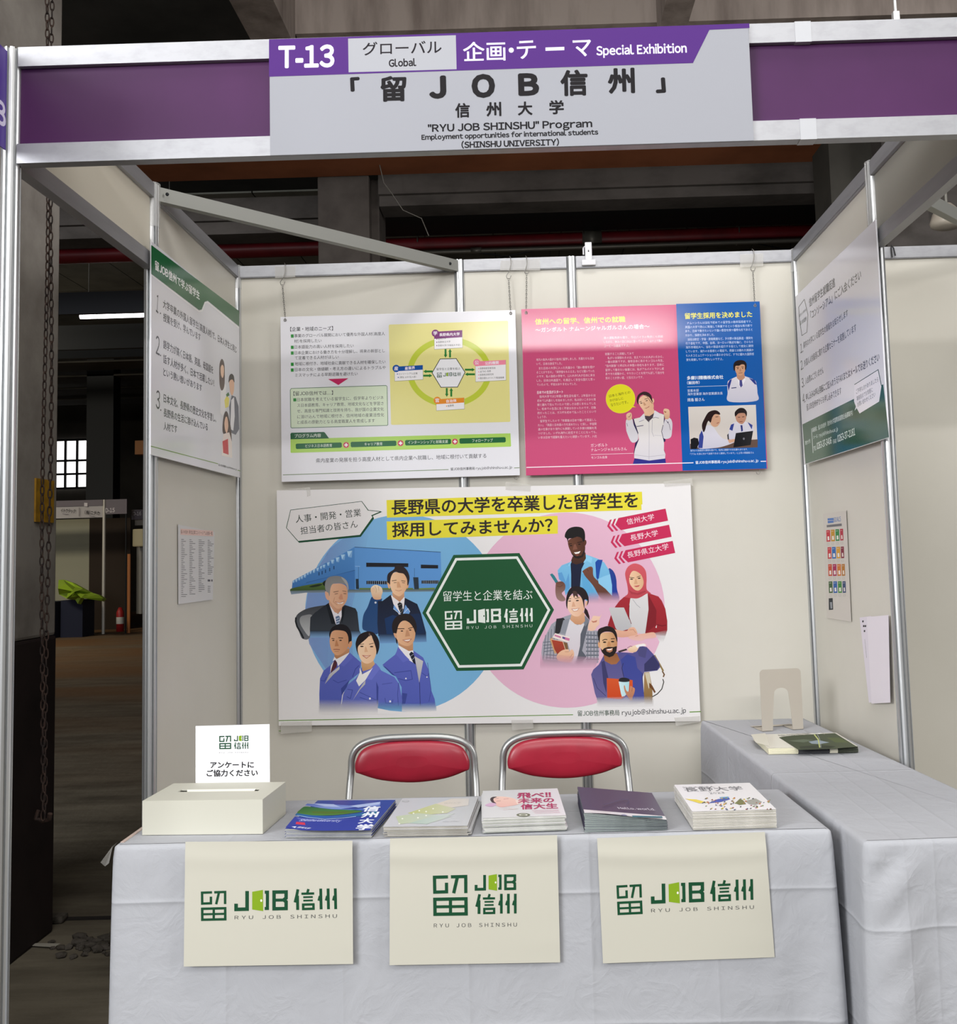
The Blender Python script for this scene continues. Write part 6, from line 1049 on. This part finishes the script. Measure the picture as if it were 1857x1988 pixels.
# lit windows in the rear wall
wn = sroot('window_1', (-12, 25.9, 4.4))
MB().box((-13.2, 25.92, 3.7), (-11.75, 25.96, 5.1)).build('pane', mat('daylit_glass', 'ffffff', 0.4, emit=(1.0, 0.98, 0.95, 2.2)), wn)
for x in (-13.2, -12.75, -12.45, -12.1, -11.75): MB().box((x - 0.03, 25.86, 3.65), (x + 0.03, 25.92, 5.15)).build('mullion', M_STEEL_D, wn)
for z in (3.68, 4.1, 4.5, 5.12): MB().box((-13.25, 25.85, z - 0.03), (-11.7, 25.92, z + 0.03)).build('transom', M_STEEL_D, wn)
# dark steel column and crane girder in the rear hall
c0 = px(168, 800, 'y', 18.2); c1 = px(220, 800, 'y', 18.2)
struct(MB().box((c0.x, 18.2, 0), (c1.x, 18.6, 6.4)).build('trim_13', M_STEEL_D))
struct(MB().box((-12, 12.0, 4.9), (-3, 12.3, 5.3)).build('trim_14', M_STEEL_D))
tag(MB().box((-7.2, 17.6, 3.75), (-5.2, 17.9, 4.05)).box((-5.4, 17.6, 0), (-5.2, 17.9, 3.75)).build('crane_girder', mat('orange_girder', '8a5418', 0.6)), 'orange crane girder in the far hall beside the left post', 'girder')
tag(MB().lathe([(0.0, 0), (0.5, 0), (0.5, 0.62), (0.35, 0.78), (0, 0.8)], (-6.4, 17.75, 4.05), 20).build('storage_tank', mat('grey_tank', '77736a', 0.7)), 'pale round tank above the orange girder in the far hall', 'tank')
for k, (y, z) in enumerate(((10.0, 5.05), (11.0, 4.55), (13.0, 5.0), (14.5, 5.3))):
    tag(MB().box((-12, y, z), (-4, y + 0.12, z + 0.12)).build('roof_beam', M_STEEL_D), ('dark roof beam nearest the lit tube', 'dark roof beam level with the lit tube', 'dark roof beam above the rear windows', 'farthest dark roof beam over the row of stands')[k], 'beam')
for i in range(5):
    struct(MB().box((-12, 15.0 + i * 1.6, 5.6 - i * .0), (-4.5, 15.9 + i * 1.6, 5.64)).build('trim_%d' % (15 + i), M_CEIL))
# row of stands in the rear hall
M_GREYF = mat('grey_fascia', 'a39fa0', 0.6); M_DKF = mat('dark_fascia_band', '5f5860', 0.6); M_RPANEL = mat('stand_panel', '9a9984', 0.7); M_ALW = mat('stand_post', 'b9b5ac', 0.5, 0.3)
st = thing('exhibition_stand', 'far stand with grey name boards over a cream back panel and navy counters', 'stand', (-7.9, 16.5, 0))
MB().box((-10.6, 16.48, 2.36), (-7.42, 16.52, 2.72)).build('fascia', M_GREYF, st); MB().box((-10.6, 16.46, 2.60), (-7.42, 16.48, 2.72)).build('fascia_band', M_DKF, st)
MB().box((-10.6, 17.9, 0), (-8.3, 17.95, 2.4)).build('back_panel', M_RPANEL, st); MB().box((-8.3, 17.9, 0), (-7.4, 17.95, 2.4)).build('side_opening', mat('brown_curtain', '2f241a', 0.9), st)
for x in (-7.40, -10.5): MB().tube([(x, 16.5, 0), (x, 16.5, 2.72)], 0.035, 8).build('post', M_ALW, st)
p = Print('y', 16.455, 0.9, 0.0005, base=0.004).view(0, 900, 3.977); p.text('イトウテック', (468, 378), (580, 384), 32, '2c2a2c', 0.01, 2).text('(株)ニチカ', (652, 392), (766, 400), 34, '2c2a2c', 0.01, 2)
p.poly('d2ccd0', '650,302 676,304 676,332 650,330').line('6f686c', 4, '612,340 612,408').line('76707a', 3, '482,388 530,392').line('76707a', 3, '690,404 732,408'); p.build(st)
tag(MB().box((-9.4, 15.6, 0), (-8.02, 16.3, 0.70)).build('navy_counter', mat('navy_cloth', '12182e', 0.9)), 'navy covered counter of the far stand, left of the gap', 'counter', 'navy counters of the far stand')
tag(MB().box((-7.93, 15.75, 0), (-7.5, 16.3, 0.72)).build('navy_counter', bpy.data.materials['navy_cloth']), 'narrower navy covered counter beside the far stand post', 'counter', 'navy counters of the far stand')
pts = [(452, 898, 16.0), (490, 896, 15.9), (560, 920, 15.7), (640, 965, 15.6), (700, 995, 15.6), (760, 1012, 15.6), (797, 1040, 15.6), (780, 1060, 15.55), (720, 1050, 15.55), (650, 1025, 15.55), (625, 1035, 15.5), (600, 1082, 15.5), (580, 1050, 15.5), (520, 1045, 15.5), (455, 1010, 15.5)]
vs = [px(x / 3.977, 900 + y / 3.977, 'y', d) for x, y, d in pts]; ce = sum(vs, Vector()) / len(vs) + Vector((0, -0.25, 0.05)); n = len(vs); mid = [(v + ce) / 2 + Vector((0, -0.15 + 0.22 * ((i * 7) % 3 - 1), 0.04 * ((i * 5) % 3 - 1))) for i, v in enumerate(vs)]
bk = [v + Vector((0, 0.15, -0.02)) for v in vs]
tag(MB().add(vs + mid + [ce] + bk, [(i, (i + 1) % n, n + (i + 1) % n, n + i) for i in range(n)] + [(n + i, n + (i + 1) % n, 2 * n) for i in range(n)] + [(i, 2 * n + 1 + i, 2 * n + 1 + (i + 1) % n, (i + 1) % n) for i in range(n)]).build('lime_cover', mat('lime_plastic_sheet', '93b32e', 0.4)), 'crumpled lime green plastic sheet thrown over the navy counters', 'plastic sheet')
s2 = thing('number_board', 'grey board numbered D-15 beside the far stand', 'sign', (-7.1, 16.5, 2.3)); MB().box((-7.36, 16.48, 2.42), (-6.93, 16.52, 2.72)).build('board', M_DKF, s2); MB().tube([(-6.95, 16.5, 0), (-6.95, 16.5, 2.45)], 0.015, 8).build('post', M_STEEL_D, s2)
p = Print('y', 16.48, 0.9, 0.0005, base=0.004).view(0, 900, 3.977); p.text('D-15', (815, 378), (886, 376), 34, 'd6d0d4', 0.02, 2); p.build(s2)
s3 = thing('number_board', 'grey board numbered D-16 at the white curtained stand', 'sign', (-6.0, 17.0, 2.3)); c0 = px(256, 990, 'y', 17.0); c1 = px(290, 1008, 'y', 17.0); MB().box((c0.x, 16.98, c1.z), (c1.x, 17.02, c0.z)).build('board', M_DKF, s3)
p = Print('y', 16.98, 0.9, 0.0005, base=0.004).view(0, 900, 3.977); p.text('D-16', (1028, 402), (1090, 400), 30, 'd6d0d4', 0.02, 2); p.build(s3)
MB_ = thing('curtained_stand', 'white curtained stand with thin post in the far hall', 'stand', (-6.3, 17.2, 0))
mb = MB().grid(30, 4, lambda u, v: Vector((-7.0 + u * 0.62, 17.2 + 0.05 * math.sin(u * 30), 0.35 + v * 1.75))); mb.build('curtain', mat('white_curtain', '8f8d88', 0.9), MB_)
MB().box((-6.35, 18.2, 0), (-4.9, 18.25, 2.3)).build('back_panel', mat('pale_stand_panel', 'aeb09a', 0.7), MB_); MB().box((-7.0, 17.1, 2.2), (-6.2, 17.14, 2.52)).build('fascia', mat('cloth_fascia', '8b8680', 0.8), MB_); MB().tube([(-6.36, 17.0, 0), (-6.36, 17.0, 2.45)], 0.03, 8).build('post', M_ALW, MB_)
tag(MB().bbox((-7.0, 16.96, 1.75), (-6.72, 17.09, 2.12), 0.03).build('meter_box', mat('cream_box', 'a89f80', 0.6)), 'small cream box hanging on the front of the white curtained stand', 'box')
tag(MB().grid(14, 4, lambda u, v: Vector((-6.35 + u * 0.9, 16.9 + 0.04 * math.sin(u * 14), 0.002 + v * 0.75))).build('white_cover', mat('white_counter_cloth', '8e8c86', 0.9)), 'white cloth over a far counter beside the left post', 'cloth')
cn = thing('fire_extinguisher', 'red and white fire extinguisher at the foot of the dark column', 'extinguisher', tuple(px(233, 1226, 'z', 0))); FE = tuple(px(233, 1226, 'z', 0)); MB().lathe([(0, 0), (0.075, 0), (0.075, 0.40), (0.03, 0.5), (0, 0.5)], FE, 14).build('cylinder', mat('extinguisher_red', '9c1c1c', 0.5), cn); MB().lathe([(0.077, 0.16), (0.077, 0.30)], FE, 14).build('label_band', mat('label_white', 'c8c4bc', 0.6), cn)
tag(MB().box((-6.96, 16.6, 0.0), (-6.9, 16.63, 1.6)).build('orange_pole', mat('orange_pole', 'a8642c', 0.6)), 'upright orange pole beside the white curtain', 'pole')
# rubble and scraps on the floor by the column
M_RUB = mat('rubble_grey', '55504a', 0.95, 0, 0.1, noise=(30, '3a362f', 0.4, 0.7)); rr = random.Random(11); mb = MB()
for i in range(70):
    x = rr.gauss(-0.33, 0.10); y = rr.gauss(-0.56, 0.045) - 0.1 * (x + 0.33); s = rr.uniform(0.008, 0.026); bm = bmesh.new(); bmesh.ops.create_icosphere(bm, subdivisions=1, radius=s)
    for v in bm.verts: v.co = Vector((v.co.x * rr.uniform(.7, 1.3), v.co.y * rr.uniform(.7, 1.2), v.co.z * rr.uniform(.4, .8))) + Vector((x, y, s * 0.45))
    bm.verts.index_update(); mb.add([v.co for v in bm.verts], [[v.index for v in f.verts] for f in bm.faces]); bm.free()
o = mb.build('rubble', M_RUB); o['kind'] = 'stuff'; tag(o, 'loose rubble on the floor at the foot of the column', 'rubble')
c = px(78, 1838, 'z', 0.004); tag(MB().add([c + Vector((-.06, .01, .002)), c + Vector((.06, -.02, .004)), c + Vector((.07, .012, .006)), c + Vector((-.03, .03, .003))] , [(0, 1, 2, 3)]).build('paper_scrap', mat('scrap_white', '9a968a', 0.8)), 'flat white paper scrap on the floor against the column', 'paper scrap')
c = px(108, 1790, 'z', 0); tag(MB().bbox((c.x - .04, c.y - .03, 0.001), (c.x + .04, c.y + .03, 0.03), 0.012).build('concrete_lump', M_RUB), 'concrete lump at the corner of the column foot', 'concrete lump')
struct(MB().box((-3, -0.262, 0.0), (0.19, -0.235, 0.006)).build('trim_20', mat('dark_floor_joint', '1a1512', 0.9)))
